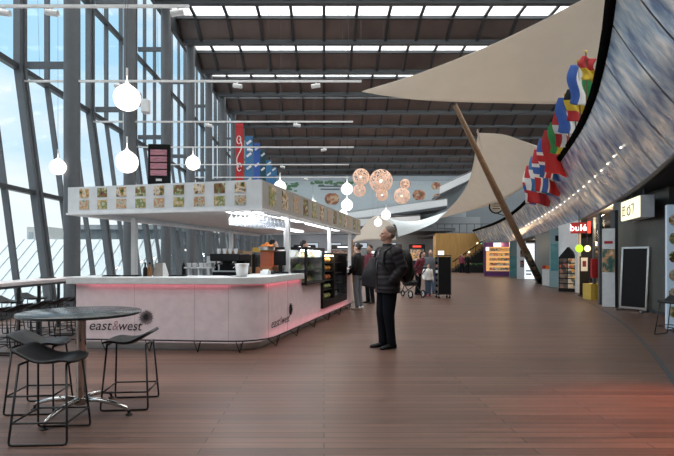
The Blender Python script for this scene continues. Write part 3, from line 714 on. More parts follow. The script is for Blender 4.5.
def stool_parts(t):
    def fn(u, v):      # u across, v front to back (back raised)
        x = (u-.5); y = (v-.5)
        cx = .37*(1-.10*abs(y*2)**2.2); cy = .44
        z = .588 - .034*math.exp(-((v-.45)/.25)**2)*(1-.5*abs(2*x)**2)+.012*abs(2*x)**2.2 + .068*max(0, (v-.58)/.42)**1.4 - .020*max(0, (.2-v)/.2)**1.5
        z += .012*(1-(2*x)**2)*max(0, (v-.6)/.4)
        k = (1-abs(2*x)**4*.10)
        return Vector((y*cy*k, x*cx, z))
    MB().grid(fn, 16, 16).build('seat', M_['charcoal'], t, smooth=True, solid=.016, subdiv=0)
    for sy in (-1, 1):
        b = sy*.205; tp = sy*.135
        MB().tube([(-.165, tp, .560), (-.198, b*.99, .03), (-.193, b, .012), (-.175, b, .008), (.175, b, .008), (.193, b, .012), (.198, b*.99, .03), (.165, tp, .560)], .0085, 8).build('leg_loop', M_['blackmetal'], t, smooth=True)
        yy_ = sy*(.205-.07*.155/.58)
        MB().tube([(-.19, yy_, .155), (.19, yy_, .155)], .0075, 8).build('foot_bar', M_['blackmetal'], t, smooth=True)
    for sx in (-1, 1):
        MB().tube([(sx*.19, -.187, .155), (sx*.19, .187, .155)], .0075, 8).build('side_bar', M_['blackmetal'], t, smooth=True)
        MB().tube([(sx*.165, -.135, .558), (sx*.165, .135, .558)], .0085, 8).build('seat_rail', M_['blackmetal'], t, smooth=True)
s0 = thing('bar_stool', 'black saddle stool nearest the camera in front of the round table', 'stool', (-2.02, 3.71, 0), PI+.06)
stool_parts(s0)
def stool(x, y, rz, label, group=None):
    o = copy_tree(s0); o.location = (x, y, 0); o.rotation_euler = (0, 0, rz); o['label'] = label
    if group: o['group'] = group
    return o
stool(-2.50, 4.40, PI+.10, 'black saddle stool tucked under the left edge of the round table')
stool(-1.745, 4.52, .10, 'black saddle stool on the kiosk side of the round table')
# long window bar with its stools
t = thing('window_bar', 'long narrow pale bar table running along the glass wall', 'table', (-4.9, 7.6, 0))
MB().box((0, 0, .925), (.50, 4.3, .055)).build('tabletop', mat('pale_bar_top', (.62, .56, .56), .35), t, bevel=.006)
MB().box((0, 0, .88), (.44, 4.2, .04)).build('underframe', M_['darkframe'], t)
for y in (-1.9, -.6, .7, 1.95):
    for x in (-.17, .17): MB().box((x, y, .43), (.04, .04, .86)).build('leg', M_['blackmetal'], t)
for x, y, lb in ((-5.02, 9.1, 'small dark coaster near the far end of the window bar'), (-4.95, 7.3, 'small dark coaster on the near half of the window bar')):
    tag(MB().box((0, 0, .008), (.13, .3, .016)).build('coaster', M_['charcoal'], loc=(x, y, .953)), lb, 'coaster')
sp = [(-4.42, 6.55), (-4.44, 7.12), (-4.44, 7.70), (-4.46, 8.28), (-4.46, 8.86), (-4.48, 9.44), (-5.38, 7.0), (-5.38, 7.75), (-5.40, 8.5), (-5.40, 9.25)]
for i, (x, y) in enumerate(sp):
    stool(x, y, 0 if x > -5 else PI, 'black saddle stool on the hall side of the long window bar' if x > -5 else 'black saddle stool on the glass side of the long window bar', 'stools on the hall side of the window bar' if x > -5 else 'stools on the glass side of the window bar')
stool(5.95, 8.5, .5, 'black saddle stool beside the food photo board at the right shopfront')
# ================================================================== LIGHTS THAT HANG
def track(i, Y, x1, spots):
    t = thing('light_track', ['first', 'second', 'third', 'fourth', 'fifth', 'sixth'][i]+' thin pale lighting track counted from the camera, spanning from the glass wall', 'light track', (0, Y, 5.8))
    MB().box(((x1-7.6)/2, 0, 0), (x1+7.6, .045, .05)).build('rail', M_['white'], t)
    for x in (-7.2, -4.2, -1.4, .6):
        if x < x1: MB().tube([(x, 0, .02), (x, (round((Y+2.69)/BAY)*BAY-2.69)-Y, ROOF-5.8+.02)], .003, 5).build('wire', M_['darkframe'], t)
    for x, r in spots:
        s = MB().tube([(x, 0, -.02), (x, 0, -.10)], .02, 8).build('spotlight', M_['white'], t)
        MB().tube([(x-.1*r, 0, -.10), (x+.12*r, -.02, -.14)], .055, 12).build('spot_head', M_['white'], s, smooth=40)
for i in range(6):
    Y = 8.9+BAY*i
    track(i, Y, [-2.4, .95, .95, 1.2, 1.2, 1.4][i], [[(-5.7, 1), (-4.85, 1), (-2.6, -1)], [(-5.2, 1), (-2.2, 1), (-.2, -1)], [(-3.8, 1), (-.9, 1)], [(-3, 1), (0, -1)], [(-2, 1)], [(-1, 1)]][i])
# twin projector lamps on the glass wall column
t = thing('floodlight', 'pair of pale floodlight boxes fixed to the second column', 'floodlight', (-6.1, 16.2, 6.3))
MB().box((-.1, 0, 0), (.25, .06, .06)).build('bracket', M_['columngrey'], t)
for dx, dz in ((.10, .12), (.38, -.12)): MB().box((dx, -.15, dz), (.22, .3, .42)).build('lamp_box', M_['worktop'], t, bevel=.02)
gp = [(r, z) for r, z in ((.008, .36), (.009, .30), (.014, .262), (.026, .232), (.050, .208), (.080, .186), (.115, .164), (.152, .130), (.180, .087), (.196, .040), (.20, 0), (.196, -.040), (.180, -.087), (.15, -.14), (.10, -.175), (.04, -.197), (.005, -.2))]
gm = MB().lathe(gp, 28)
gl_ = [(127, 98, 13, 7.7, 'large white globe lamp hanging above the middle of the canopy front'),
       (127, 162, 11, 8.9, 'white globe lamp just above the canopy left of the menu screen'),
       (58, 167, 7.8, 12.4, 'white globe lamp hanging by the glass wall left of the canopy'),
       (193, 163, 7.2, 13.5, 'white globe lamp hanging above the canopy right of the menu screen'),
       (280, 187, 6.2, 15.5, 'white globe lamp peeping over the canopy side beside the blue banners'),
       (313, 204, 4, 25.6, 'white globe lamp mostly hidden behind the middle of the canopy side'),
       (347, 189, 5.8, 17.3, 'white globe lamp at the top of the staggered trio over the canopy far end'),
       (347, 205, 5.8, 17.8, 'white globe lamp in the middle of the staggered trio over the canopy far end'),
       (343, 214, 4.4, 23, 'white globe lamp lowest of the staggered trio over the canopy far end'),
       (386, 215, 4.7, 21.5, 'white globe lamp highest of three above the standing man'),
       (378, 222.5, 3.9, 26, 'white globe lamp in the middle of three above the standing man'),
       (373, 227, 3.3, 30.5, 'white globe lamp lowest and farthest of three above the standing man')]
for px, py, r, Y, lb in gl_:
    p = at(px, py, Y); k = r*Y/F/.2
    t = thing('globe_pendant', lb, 'pendant lamp', p, group='white globe pendants')
    o = gm.build('globe', M_['globe'], t, smooth=True); o.scale = (k, k, k)
    yb = round((Y+2.69)/BAY)*BAY-2.69
    MB().tube([(0, 0, .40*k), (0, 0, 1.2), (0, yb-Y, ROOF-p.z+.02)], .0035, 5).build('cord', M_['darkframe'], t)
    MB().lathe([(.016*k, .34*k), (.016*k, .46*k)], 10).build('socket', M_['worktop'], t)
def wire_ball(px, py, r, Y, lb):
    p = at(px, py, Y); R = r*Y/F
    t = thing('woven_pendant', lb, 'pendant lamp', p, group='peach woven ball pendants')
    mb = MB(); rnd = random.Random(int(px))
    for i in range(30):
        ax = Vector((rnd.gauss(0, 1), rnd.gauss(0, 1), rnd.gauss(0, 1))).normalized(); u = ax.orthogonal().normalized(); v_ = ax.cross(u)
        off = rnd.uniform(-.5, .5)*R; rr = math.sqrt(R*R-off*off)
        mb.tube([ax*off+(u*math.cos(a)+v_*math.sin(a))*rr for a in [q*2*PI/24 for q in range(24)]], R*.022, 4, closed=True)
    mb.build('woven_shade', M_['peach'], t)
    MB().ball((0, 0, 0), R*.16, 10, 7).build('bulb', bpy.data.materials['warm_bulb_and_glint'], t, smooth=True)
    yb = round((Y+2.69)/BAY)*BAY-2.69
    MB().tube([(0, 0, R*.16), (0, 0, R+1), (0, yb-Y, ROOF-p.z+.02)], .0035, 5).build('cord', M_['darkframe'], t)
for a in ((361, 177, 8.3, 20, 'peach woven ball lamp upper left of the hanging ball group'), (359.5, 190.5, 6.3, 20.5, 'small peach woven ball lamp directly under the upper left ball'),
          (381, 181, 11.5, 20, 'largest peach woven ball lamp in the middle of the group'), (382, 195, 6, 20.6, 'small peach woven ball lamp directly under the largest ball'),
          (402, 196, 8, 20.4, 'peach woven ball lamp hanging at the right of the ball group'), (405, 184, 5, 27, 'small dim woven ball lamp above the right hand ball of the group')): wire_ball(*a)
# ================================================================== SAILS AND MAST
def curve(P, u):
    n = len(P)-1; x = u*n; i = min(int(x), n-1); f = x-i
    p0, p1, p2, p3 = P[max(i-1, 0)], P[i], P[i+1], P[min(i+2, n)]
    return .5*((2*p1)+(p2-p0)*f+(2*p0-5*p1+4*p2-p3)*f*f+(3*p1-p0-3*p2+p3)*f**3)
def coons(b, t, l, r):
    def fn(u, v):
        B, T, L_, R_ = curve(b, u), curve(t, u), curve(l, v), curve(r, v)
        return (1-v)*B+v*T+(1-u)*L_+u*R_-((1-u)*(1-v)*b[0]+u*(1-v)*b[-1]+(1-u)*v*t[0]+u*v*t[-1])
    return fn
def sail(name, label, b, t, l, r, m, nu=24, nv=14):
    o = MB().grid(coons(b, t, l, r), nu, nv).build(name, m, smooth=True, solid=.012); return tag(o, label, 'sail')
tip = at(362, 92, 17)
bot = [tip, at(410, 99, 17), at(462, 102, 17.2), at(555, 104, 17.8), at(610, 104, 17)]
top = [tip+Vector((0, 0, .03)), at(420, 73, 15.8), at(500, 41, 14.5), at(582, 0, 13.2), at(650, -36, 12.4)]
sail('shade_sail', 'largest beige shade sail, pointed tip at the ceiling beams, above the mast', bot, top, [bot[0], top[0]], [bot[-1], at(640, 40, 14.5), top[-1]], M_['sail'])
lt = [at(440, 217.5, 40), at(458, 199, 35), at(470, 178, 30), at(478, 133, 25)]
lb_ = [at(440.5, 218.2, 40), at(470, 210.5, 36), at(494, 204, 32), at(517, 191.5, 28.5), at(543, 172, 25.5)]
tr = [at(478, 133, 25), at(503, 134.5, 24.6), at(523, 141, 24.6), at(549, 150, 25)]
# left edge -> top; lower edge -> bottom
sail('shade_sail', 'second beige shade sail sweeping down behind the leaning wooden mast', lb_, lt+[lt[-1]]+tr[1:], [lb_[0], lt[0]], [lb_[-1], tr[-1]], M_['sail'], 30, 14)
a_, b_, c_ = at(388, 218, 30), at(448, 211, 33), at(398, 237, 30)
sail('shade_sail', 'small bluish white triangular sail over the far cafe area', [c_, at(412, 232.5, 30.5), at(430, 225, 31.5), at(437, 221, 32)], [a_, at(404, 221.5, 30.5), at(422, 219.8, 31.8), b_], [c_, at(396, 226, 30), a_], [at(437, 221, 32), at(442, 216, 32.5), b_], M_['sailblue'])
_s = sail('shade_sail', 'tan small sail partly hidden behind the standing man\'s head', [at(350, 243, 27), at(366, 240, 27), at(396, 240, 27)], [at(352, 241, 27), at(375, 216, 27.5), at(394, 226, 27)], [at(350, 243, 27), at(352, 241, 27)], [at(396, 240, 27), at(394, 226, 27)], M_['sail'])
MB().tube([at(352, 241, 27)-Vector((0, 0, at(352, 241, 27).z)), at(352, 240, 27)], .05, 8).build('pole', M_['wood'], _s)
m0 = at(541, 283, 26); m0.z = 0; m1 = at(453, 101, 18)
t = thing('sail_mast', 'long leaning brown wooden mast that props up the big sails', 'mast', m0)
D = m1-m0
MB().tube([D*.02, D*.25, D*.6, D], [.15, .155, .14, .075], 16).build('pole', M_['wood'], t, smooth=True)
MB().tube([D*.03, D*.235], .175, 16).build('patterned_sleeve', ramp_mat('patterned_sleeve', 'voronoi', 5, [(.3, (.02, .02, .025)), (.6, (.08, .07, .06)), (.85, (.34, .28, .16))], .5), t, smooth=True)
MB().lathe([(.28, 0), (.28, .05), (.17, .08), (.16, .3)], 18).build('base', M_['charcoal'], t)
MB().tube([D*.99, D*1.012], .09, 12).build('cap', M_['darkframe'], t)
# ================================================================== FLAGS ON THE BALCONY
W_, R_, B_, G_, Yl, Bk, Sb = [M_[k] for k in ('cloth_white', 'red', 'blue', 'green', 'yellow', 'black', 'skyblue')]
def vert(n): return lambda u, v: min(n-1, int(u*n))
def horiz(n): return lambda u, v: min(n-1, int(v*n))
def nordic(u, v): return 2 if (abs(u-.36) < .07 or abs(v-.5) < .09) else (1 if (abs(u-.36) < .14 or abs(v-.5) < .18) else 0)
def cross(u, v): return 1 if (abs(u-.36) < .08 or abs(v-.5) < .12) else 0
flags = [  # px, py of the flag middle, size, colours, pattern, description
    (578, 82, 1.0, [B_, W_, G_], vert(3), 'blue white and green banded flag, largest and nearest on the balcony'),
    (586, 66, .6, [R_, Yl], horiz(2), 'small red and yellow flag just above the largest blue and green flag'),
    (573, 103, .8, [Bk, Yl, R_], horiz(3), 'dark flag with red and yellow edge below the largest blue and green flag'),
    (565, 113, .9, [B_, W_], vert(2), 'dark blue and white flag drooping beside the yellow-edged dark flag'),
    (562, 127, .9, [R_, W_], cross, 'red flag with white cross high in the row of flags'),
    (556, 136, .8, [G_, Yl, R_], vert(3), 'green yellow and red banded flag between the red flags'),
    (553, 149, 1.1, [R_, R_], vert(2), 'plain deep red flag in the middle of the row'),
    (547, 156, 1.0, [B_, W_, R_], nordic, 'dark blue flag with red and white cross'),
    (543, 168, 1.1, [R_, W_, B_], nordic, 'red flag with blue and white cross low in the row'),
    (538, 172, 1.0, [Sb, W_], cross, 'light blue flag with white cross low in the row'),
    (534, 182, 1.1, [R_, W_, R_], horiz(3), 'red and white striped flag low in the row'),
    (531, 186, 1.0, [W_, R_, B_], nordic, 'white flag with a red and blue cross, lowest and farthest of the row')]
def flag(px, py, sc, ms, pat, lb, Y):
    p = at(px, py, Y); L1, H = 1.0*sc, .78*sc
    n = edge_n(Y); foot = etop(Y)
    t = thing('flag', lb, 'flag', foot+Vector((0, 0, .08)), group='national flags on the balcony rail')
    tipp = p+Vector((-.25*sc*0, 0, H*.62)); d = tipp-t.location
    MB().tube([Vector((0, 0, 0)), d*1.06], .018, 8).build('pole', M_['wood'], t)
    MB().ball(d*1.07, .03, 8, 6).build('finial', M_['yellow'], t)
    up = d.normalized()
    def fn(u, v):
        base = d*(1-.0)-up*(H*(1-v))*.15
        return base+Vector((-.24*sc+u*.70*sc+.05*math.sin(v*7), .07*math.sin(u*9+v*3)*sc+u*.10*sc, -(1-v)*L1*.95-.14*u*L1))
    # hangs down from the pole tip, folded by its own weight
    MB().grid(lambda u, v: fn(v, 1-u), 24, 18, lambda u, v: pat(v, u) if pat is not None else 0).build('cloth', ms, t, smooth=True, solid=.006)
for i, (px, py, sc, ms, pat, lb) in enumerate(flags):
    # distance: where the balcony rail passes just right of the flag
    best = min([3+.1*q for q in range(300)], key=lambda y: abs((324+F*etop(y).x/y)-(px+10)))
    flag(px, py, sc*.85*best/12 if best < 20 else sc*1.35, ms, pat, lb, best)
# ================================================================== BANNERS BY THE COLUMNS
def banner(px, py0, py1, Y, wd, m, lb, deco):
    p = at(px, (py0+py1)/2, Y); h = (py1-py0)*Y/F
    t = thing('hanging_banner', lb, 'banner', p, group='banners along the glass wall')
    MB().grid(lambda u, v: Vector(((u-.5)*wd, .02*math.sin(v*6), (v-.5)*h)), 6, 20).build('cloth', m, t, smooth=True, solid=.01)
    for z in (-h/2, h/2): MB().tube([(-6.25-p.x, 0, z), (wd/2+.03, 0, z)], .02, 8).build('bar', M_['steelgrey'], t)
    if deco == 'scroll':
        q = [Vector((.16*math.sin(a*1.0), -.03, h*.02+a*h*.075)) for a in [i*.25-3 for i in range(25)]]
        MB().tube(q, .035, 6).tube([(.13*math.cos(a)-.02, -.03, .2+h*.18+.25*math.sin(a)) for a in [i*.4 for i in range(15)]], .03, 6).tube([(.13*math.cos(a), -.03, -h*.2+.25*math.sin(a)) for a in [i*.4 for i in range(15)]], .03, 6).build('scroll_motif', M_['cloth_white'], t)
    else:
        for i in range(deco): MB().bar((-wd*.3, -.025, -h*.35+i*h*.7/max(1, deco-1)), (wd*.3, -.025, -h*.35+i*h*.7/max(1, deco-1)+.25), .02, .16).build('pale_motif', M_['worktop'], t)
banner(239.3, 123, 186, 31.55, .50, M_['red'], 'red hanging banner with a white scroll motif', 'scroll')
banner(249, 136, 190, 35.32, .52, M_['skyblue'], 'blue hanging banner next to the red one', 4)
banner(257, 143, 190, 39.09, .52, M_['blue'], 'deep blue hanging banner, second after the red one', 3)
banner(263, 150, 191, 42.86, .50, M_['darkteal'], 'dark teal hanging banner, third after the red one', 3)
banner(269, 160, 191, 46.63, .55, M_['skyblue'], 'blue hanging banner, fourth after the red one', 3)
banner(274, 167, 191, 50.4, .55, M_['skyblue'], 'farthest blue hanging banner beside the white globe', 2)
# ================================================================== SHOP FRONTS ON THE RIGHT
def fx(px, Y): return X_(px, Y)
def panel_between(mb, p, q, z0, z1, th, mi=0):
    p, q = Vector((p[0], p[1], 0)), Vector((q[0], q[1], 0)); d = (q-p).normalized(); n = Vector((d.y, -d.x, 0))*th
    return mb.prism([(v.x, v.y) for v in (p, q, q+n, p+n)], z0, z1, mi=mi)
# stone wall behind the blackboard
struct('wall_stone', panel_between(MB(), (fx(613, 14.1), 14.1), (fx(669, 11.4), 11.4), 0, 2.95, -.25), M_['greystone'])
struct('wall_stone_return', panel_between(MB(), (fx(669, 11.4), 11.4), (fx(669, 11.4)+2.6, 10.9), 0, 2.95, -.2), M_['greystone'])
struct('baseboard_stone', panel_between(MB(), (fx(613, 14.05), 14.05), (fx(668.6, 11.35), 11.35), 0, .08, .03), M_['darkframe'])
# blackboard
p, q = Vector((fx(619.5, 12.7), 12.7, 0)), Vector((fx(647, 12.1), 12.1, 0)); d = q-p; wdt = d.length
t = thing('blackboard', 'blank blackboard in a pale metal frame leaning on the stone wall', 'blackboard', (p+q)/2, math.atan2(d.y, d.x))
TL = Matrix.Rotation(-.07, 3, 'X')
def lean(c, s): return MB().box(TL @ Vector(c), s, M=TL)
lean((0, 0, .84), (wdt-.08, .02, 1.46)).build('board', M_['black'], t)
for x in (-wdt/2+.02, wdt/2-.02): lean((x, 0, .82), (.045, .04, 1.56)).build('frame_rail', M_['steel'], t)
for z in (.08, 1.58): lean((0, 0, z), (wdt, .04, .045)).build('frame_rail', M_['steel'], t)
for x in (-wdt/2+.03, wdt/2-.03): MB().box((x, -.03, .025), (.05, .36, .04)).build('foot', M_['steel'], t)
# lit hanging sign
pa_, pb_ = Vector((fx(640, 11.5), 11.5, 0)), Vector((fx(621.5, 13.0), 13.0, 0)); d = pb_-pa_; Ls = d.length
rz = math.atan2(d.y, d.x)
t = thing('hanging_sign', 'illuminated pale yellow box sign hanging from the soffit above the blackboard', 'sign', (pa_.x, pa_.y, 2.26), rz)
MB().box((Ls/2, -.15, .255), (Ls, .28, .51)).build('case', M_['canopywhite'], t)
MB().box((Ls/2, -.0, .255), (Ls-.03, .03, .48)).build('lit_face', M_['signlit'], t)
for x in (.25, Ls-.25): MB().tube([(x, -.15, .5), (x, -.15, .78)], .03, 8).build('hanger', M_['darkframe'], t)
# front faces +y locally here (towards the hall); letters read from the far end to the near end
def sign_mark(mb, name, m): 
    R = Matrix(((-1, 0, 0), (0, -1, 0), (0, 0, 1))).to_4x4(); R.translation = Vector((Ls/2, .018, .255)); return MB().join(mb, R).build(name, m, t)
mk = MB()
for x in (-.62, -.50, -.38): mk.box((x, 0, -.02), (.03, .004, .20))
mk.box((-.5, 0, .10), (.30, .004, .03)).box((-.5, 0, -.12), (.30, .004, .025)).box((-.5, 0, .02), (.26, .004, .02))
sign_mark(mk, 'lettering', M_['signglass'])
mk = MB().tube([(-.05+.13*math.cos(a), 0, -.04+.10*math.sin(a)) for a in [i*2*PI/20 for i in range(20)]], .016, 6, closed=True).box((.02, 0, .09), (.10, .004, .03)).bar((.30, 0, -.13), (.34, 0, .12), .05, .006).box((.22, 0, .10), (.12, .006, .03))
sign_mark(mk, 'emblem', M_['signglass'])
# food photo board at the right edge of the picture
t = thing('food_photo_board', 'tall pale board with a column of food photos at the right edge', 'board', (fx(667.5, 9.0), 9.0, 0), -.35)
MB().box((.42, .08, 1.16), (.84, .12, 2.24)).build('board', mat('pale_blue_board', (.40, .50, .60), .4, emit=(.45, .6, .75), estr=.25), t)
MB().box((.42, .08, .03), (.7, .3, .06)).build('foot', M_['darkframe'], t)
for i in range(6):
    for j in range(2): MB().ball((.14+.36*j, .018, 2.0-i*.33), (.12, .008, .12), 14, 5).build('food_photo', M_['food'][(i+j) % 4], t)
# white display pillar
t = thing('display_pillar', 'narrow white display pillar with a food photo next to the stone wall', 'pillar', (fx(608.5, 13.4), 13.4, 0), -.62)
MB().box((0, .12, 1.06), (.30, .24, 2.10)).build('body', M_['canopywhite'], t)
MB().box((0, -.004, 1.25), (.29, .008, .62)).build('food_photo', ramp_mat('salmon_photo', 'noise', 6, [(.35, (.03, .10, .09)), (.5, (.10, .18, .14)), (.58, (.62, .33, .15)), (.75, (.80, .66, .48))], .4), t)
MB().box((0, -.004, 1.74), (.20, .008, .07)).build('red_lettering_strip', M_['red'], t)
tag(MB().box((0, 0, 1.3), (.09, .2, 2.6)).build('shop_jamb', M_['darkframe'], loc=(fx(616.5, 13.35), 13.45, 0)), 'dark upright post between the white display pillar and the stone wall', 'post')
t = thing('round_sign', 'round dark rimmed sign standing above the far balcony rail by the mast', 'sign', etop(32.5)+Vector((0, 0, .12)))
_c = at(496, 206.5, 32.5)-t.location; _r = 6.6*32.5/F
MB().tube([_c+Vector((_r*math.cos(a), 0, _r*math.sin(a))) for a in [q*2*PI/28 for q in range(28)]], .05, 8, closed=True).build('rim', M_['black'], t, smooth=True)
MB().ball(_c, (_r, .05, _r), 24, 8).build('face', mat('tan_sign_face', (.42, .34, .26), .5), t, smooth=True)
for z in (-.14, .02, .16): MB().box(_c+Vector((0, -.06, z)), (_r*1.1, .02, .05)).build('dark_band', M_['black'], t)
MB().tube([(0, 0, -.1), _c-Vector((0, 0, _r))], .025, 8).build('post', M_['black'], t)
# ---- food shop with warm light (x 576..603)
Yn, Yf = 14.3, 18.6
t = thing('food_shop', 'warmly lit food shop behind glass left of the white display pillar', 'shop', (fx(596, 15), 15, 0))
def wp(mb, name, m, **k): return inT(mb.build(name, m, **k), t)
wp(panel_between(MB(), (fx(603, 13.9)+2.2, 15.2), (fx(583, 18.6)+2.0, 19.5), 0, 2.8, .1), 'back_wall', ramp_mat('shop_back_wall', 'noise', 2, [(.3, (.40, .24, .12)), (.7, (.55, .36, .20))], .5))
wp(MB().box((fx(594, 15.8), 15.8, 1.3), (.07, .07, 2.6)), 'door_post', M_['steelgrey'])
wp(MB().box((fx(604, 14.0), 14.2, 1.3), (.07, .07, 2.6)), 'door_post', M_['steelgrey'])
wp(panel_between(MB(), (fx(604, 14.2), 14.2), (fx(594, 15.8), 15.8), .05, 2.55, .012), 'pane', M_['clear'])
wp(panel_between(MB(), (fx(604, 13.9)+1.9, 15.3), (fx(590, 17)+1.6, 17.6), 1.15, 1.75, .35), 'lit_shelf', M_['warmlit'])
for sh in (.5, .9, 1.95): wp(panel_between(MB(), (fx(604, 13.9)+1.85, 15.3), (fx(590, 17)+1.55, 17.6), sh, sh+.22, .35), 'goods_shelf', M_['goods'])
wp(MB().box((fx(598, 15.8), 16.0, .25), (.5, .5, .50)), 'yellow_counter', mat('yellow_counter', (.60, .42, .08), .4))
lamp('POINT', (fx(597, 15.6)+.3, 15.6, 2.4), 100, (1, .68, .38), .15)
tag(MB().box((0, 0, 0), (.20, .10, .60)).build('fire_cabinet', M_['red'], loc=(fx(594, 15.7), 15.68, 1.0)), 'red fire cabinet on the glass shop post', 'fire cabinet')
t = thing('price_board', 'dark floor-standing notice board with a pale top in front of the warm shop', 'notice board', (fx(584, 17.2), 17.2, 0), -.1)
MB().box((0, 0, .70), (.28, .04, 1.36)).build('frame', M_['charcoal'], t); MB().box((0, -.024, 1.1), (.22, .006, .46)).build('poster', M_['canopywhite'], t)
MB().box((0, -.028, 1.12), (.12, .006, .2)).build('poster_print', M_['maroon'], t); MB().box((0, 0, .02), (.3, .3, .04)).build('foot', M_['charcoal'], t)
t = thing('lit_shop_sign', 'small white and red lit shop sign above the warm shop entrance', 'sign', (fx(579, 18.5), 18.5, at(0, 228, 18.5).z), -.5)
MB().box((0, 0, 0), (.55, .10, .40)).build('case', M_['red'], t)
tm = text('bulé', .34, .01); tm.v = [(x-.02, y-.062, z) for x, y, z in tm.v]; tm.build('lettering', glow('white_red_letters', (1, .88, .86), 3), t)
MB().box((.33, 0, .02), (.10, .08, .44)).build('red_end', M_['redlit'], t)
MB().tube([(0, .02, .2), (0, .02, .75)], .02, 8).build('hanger', M_['darkframe'], t)
for px, py, r, m, lb in ((579.3, 248.5, 4.0, M_['greenlit'], 'round lime green lit sign in the shop row'), (587.5, 248.5, 3.2, M_['warmlit'], 'round orange lit sign next to the lime green one')):
    t = thing('round_sign', lb, 'sign', at(px, py, 18.2))
    MB().ball((0, 0, 0), (r*18.2/F, .05, r*18.2/F), 20, 10).build('lit_face', m, t, smooth=True)
    MB().tube([(0, .03, 0), (0, .03, 2.75-t.location.z)], .012, 6).build('hanger', M_['darkframe'], t)
# white wall between the shops
struct('wall_shop_white', panel_between(MB(), (fx(581, 18.9), 18.9), (fx(561, 22.4), 22.4), 0, 2.75, -.12), M_['canopywhite'])
# magazine stand
t = thing('magazine_stand', 'black pointed rack filled with small red and dark packets', 'rack', (fx(567.5, 19.5), 19.5, 0), -.75)
MB().prism([(-.33, 0), (.33, 0), (.33, 1.35), (0, 1.75), (-.33, 1.35)], 0, .22, 'xz').build('case', M_['black'], t)
for i in range(6):
    for x in (-.155, .155): MB().box((x, -.012, .22+i*.20), (.27, .024, .16)).build('packet_row', [M_['darkgoods'], M_['goods']][x > 0], t)
# grey pillar with posters
t = thing('shop_pillar', 'pale teal shop pillar with a poster left of the black rack', 'pillar', (fx(556.5, 22.2), 22.4, 0), -.5)
MB().box((0, .2, 1.32), (.42, .35, 2.62)).build('body', mat('pale_teal', (.25, .36, .38), .35), t)
MB().box((0, .015, 1.35), (.30, .01, 1.2)).build('poster', M_['teal'], t)
MB().box((.1, .012, 2.2), (.14, .02, .25)).build('dark_box', M_['black'], t)
# dark teal shop front
struct('wall_teal', panel_between(MB(), (fx(554, 24)+.25, 24.1), (fx(534, 28.3)+.25, 28.4), 0, 2.65, -.12), M_['darkteal'])
for i in range(3): tag(panel_between(MB(), (fx(551, 24.5)+.22, 24.5), (fx(543, 26.5)+.24, 26.5), .9+i*.28, .95+i*.28, .03).build('wall_stripe', M_['teal']), ['lowest', 'middle', 'highest'][i]+' pale teal stripe on the dark teal shop wall', 'stripe')
# bins
for i, (px, Y, m, lb) in enumerate(((549.5, 23.5, M_['orange'], 'grey recycling bin with orange lid by the teal wall'), (545.8, 24.0, M_['red'], 'grey recycling bin with red lid by the teal wall'))):
    t = thing('recycling_bin', lb, 'bin', (fx(px, Y), Y, 0), -.4)
    MB().box((0, 0, .40), (.32, .32, .80)).build('body', M_['worktop'], t, bevel=.02); MB().prism([(-.17, 0), (.17, 0), (.14, .16), (-.14, .16)], -.16, .16, 'xz').build('lid', m, t); t.children[-1].location.z = .8
# lit white poster and neighbours
t = thing('lit_poster', 'bright white lit poster panel left of the leaning mast foot', 'poster', (fx(529.5, 30), 30, 0), -.35)
MB().box((0, .1, 1.12), (.60, .12, 2.24)).build('case', M_['canopywhite'], t)
MB().box((0, .03, 1.12), (.54, .02, 2.10)).build('lit_face', M_['whitelit'], t)
for z in (.55, .35): MB().box((-.05, .015, z), (.32, .01, .10)).build('pale_print', mat('print_grey', (.35, .5, .6), .5), t)
t = thing('photo_panel', 'white photo panel with two framed pictures beside the lit poster', 'panel', (fx(521.5, 31.5), 31.5, 0), -.3)
MB().box((0, .1, 1.2), (.52, .12, 2.4)).build('body', M_['canopywhite'], t)
for z in (.95, 1.6): MB().box((.05, .03, z), (.24, .02, .42)).build('picture', M_['darkgoods'], t)
t = thing('glass_pillar', 'teal tinted pillar between the purple kiosk and the white panels', 'pillar', (fx(513.5, 33.2), 33.2, 0), -.3)
MB().box((0, .15, 1.22), (.50, .30, 2.44)).build('body', mat('grey_teal', (.16, .24, .25), .3), t); MB().box((0, -.006, .8), (.44, .012, 1.3)).build('teal_print', M_['teal'], t)
# purple sweet kiosk
t = thing('sweet_shop', 'purple shop front with orange lit shelves of goods', 'shop', (fx(499, 36), 36, 0), -.28)
MB().box((0, .6, .18), (2.0, 1.1, .36)).build('plinth', M_['purple'], t)
for x in (-.95, .98): MB().box((x, .5, 1.25), (.14, 1.0, 2.3)).build('pilaster', M_['purple'], t)
MB().box((0, .5, 2.28), (2.05, 1.0, .30)).build('header', M_['purple'], t)
MB().box((0, .9, 1.2), (1.8, .06, 2.0)).build('back_panel', glow('amber_shelf_light', (1, .52, .18), .75), t)
for i in range(5):
    MB().box((.1, .62, .42+i*.35), (1.55, .45, .03)).build('shelf', M_['white'], t)
    MB().box((.1, .55, (.53+i*.35)), (1.45, .25, .19)).build('goods_row', M_['goods'], t)
MB().box((-.12, -.03, 2.27), (.52, .05, .30)).build('lit_sign', M_['whitelit'], t)
MB().box((-.8, -.03, 1.98), (.22, .05, .26)).build('lit_sign', M_['whitelit'], t)
lamp('POINT', (fx(499, 36), 35.6, 2.3), 30, (1, .62, .3), .2)
# ================================================================== FAR END OF THE HALL
struct('wall_far', MB().box((10, 64.2, 6.5), (46, .2, 13.4)), mat('blue_grey_wall', (.20, .24, .27), .6))
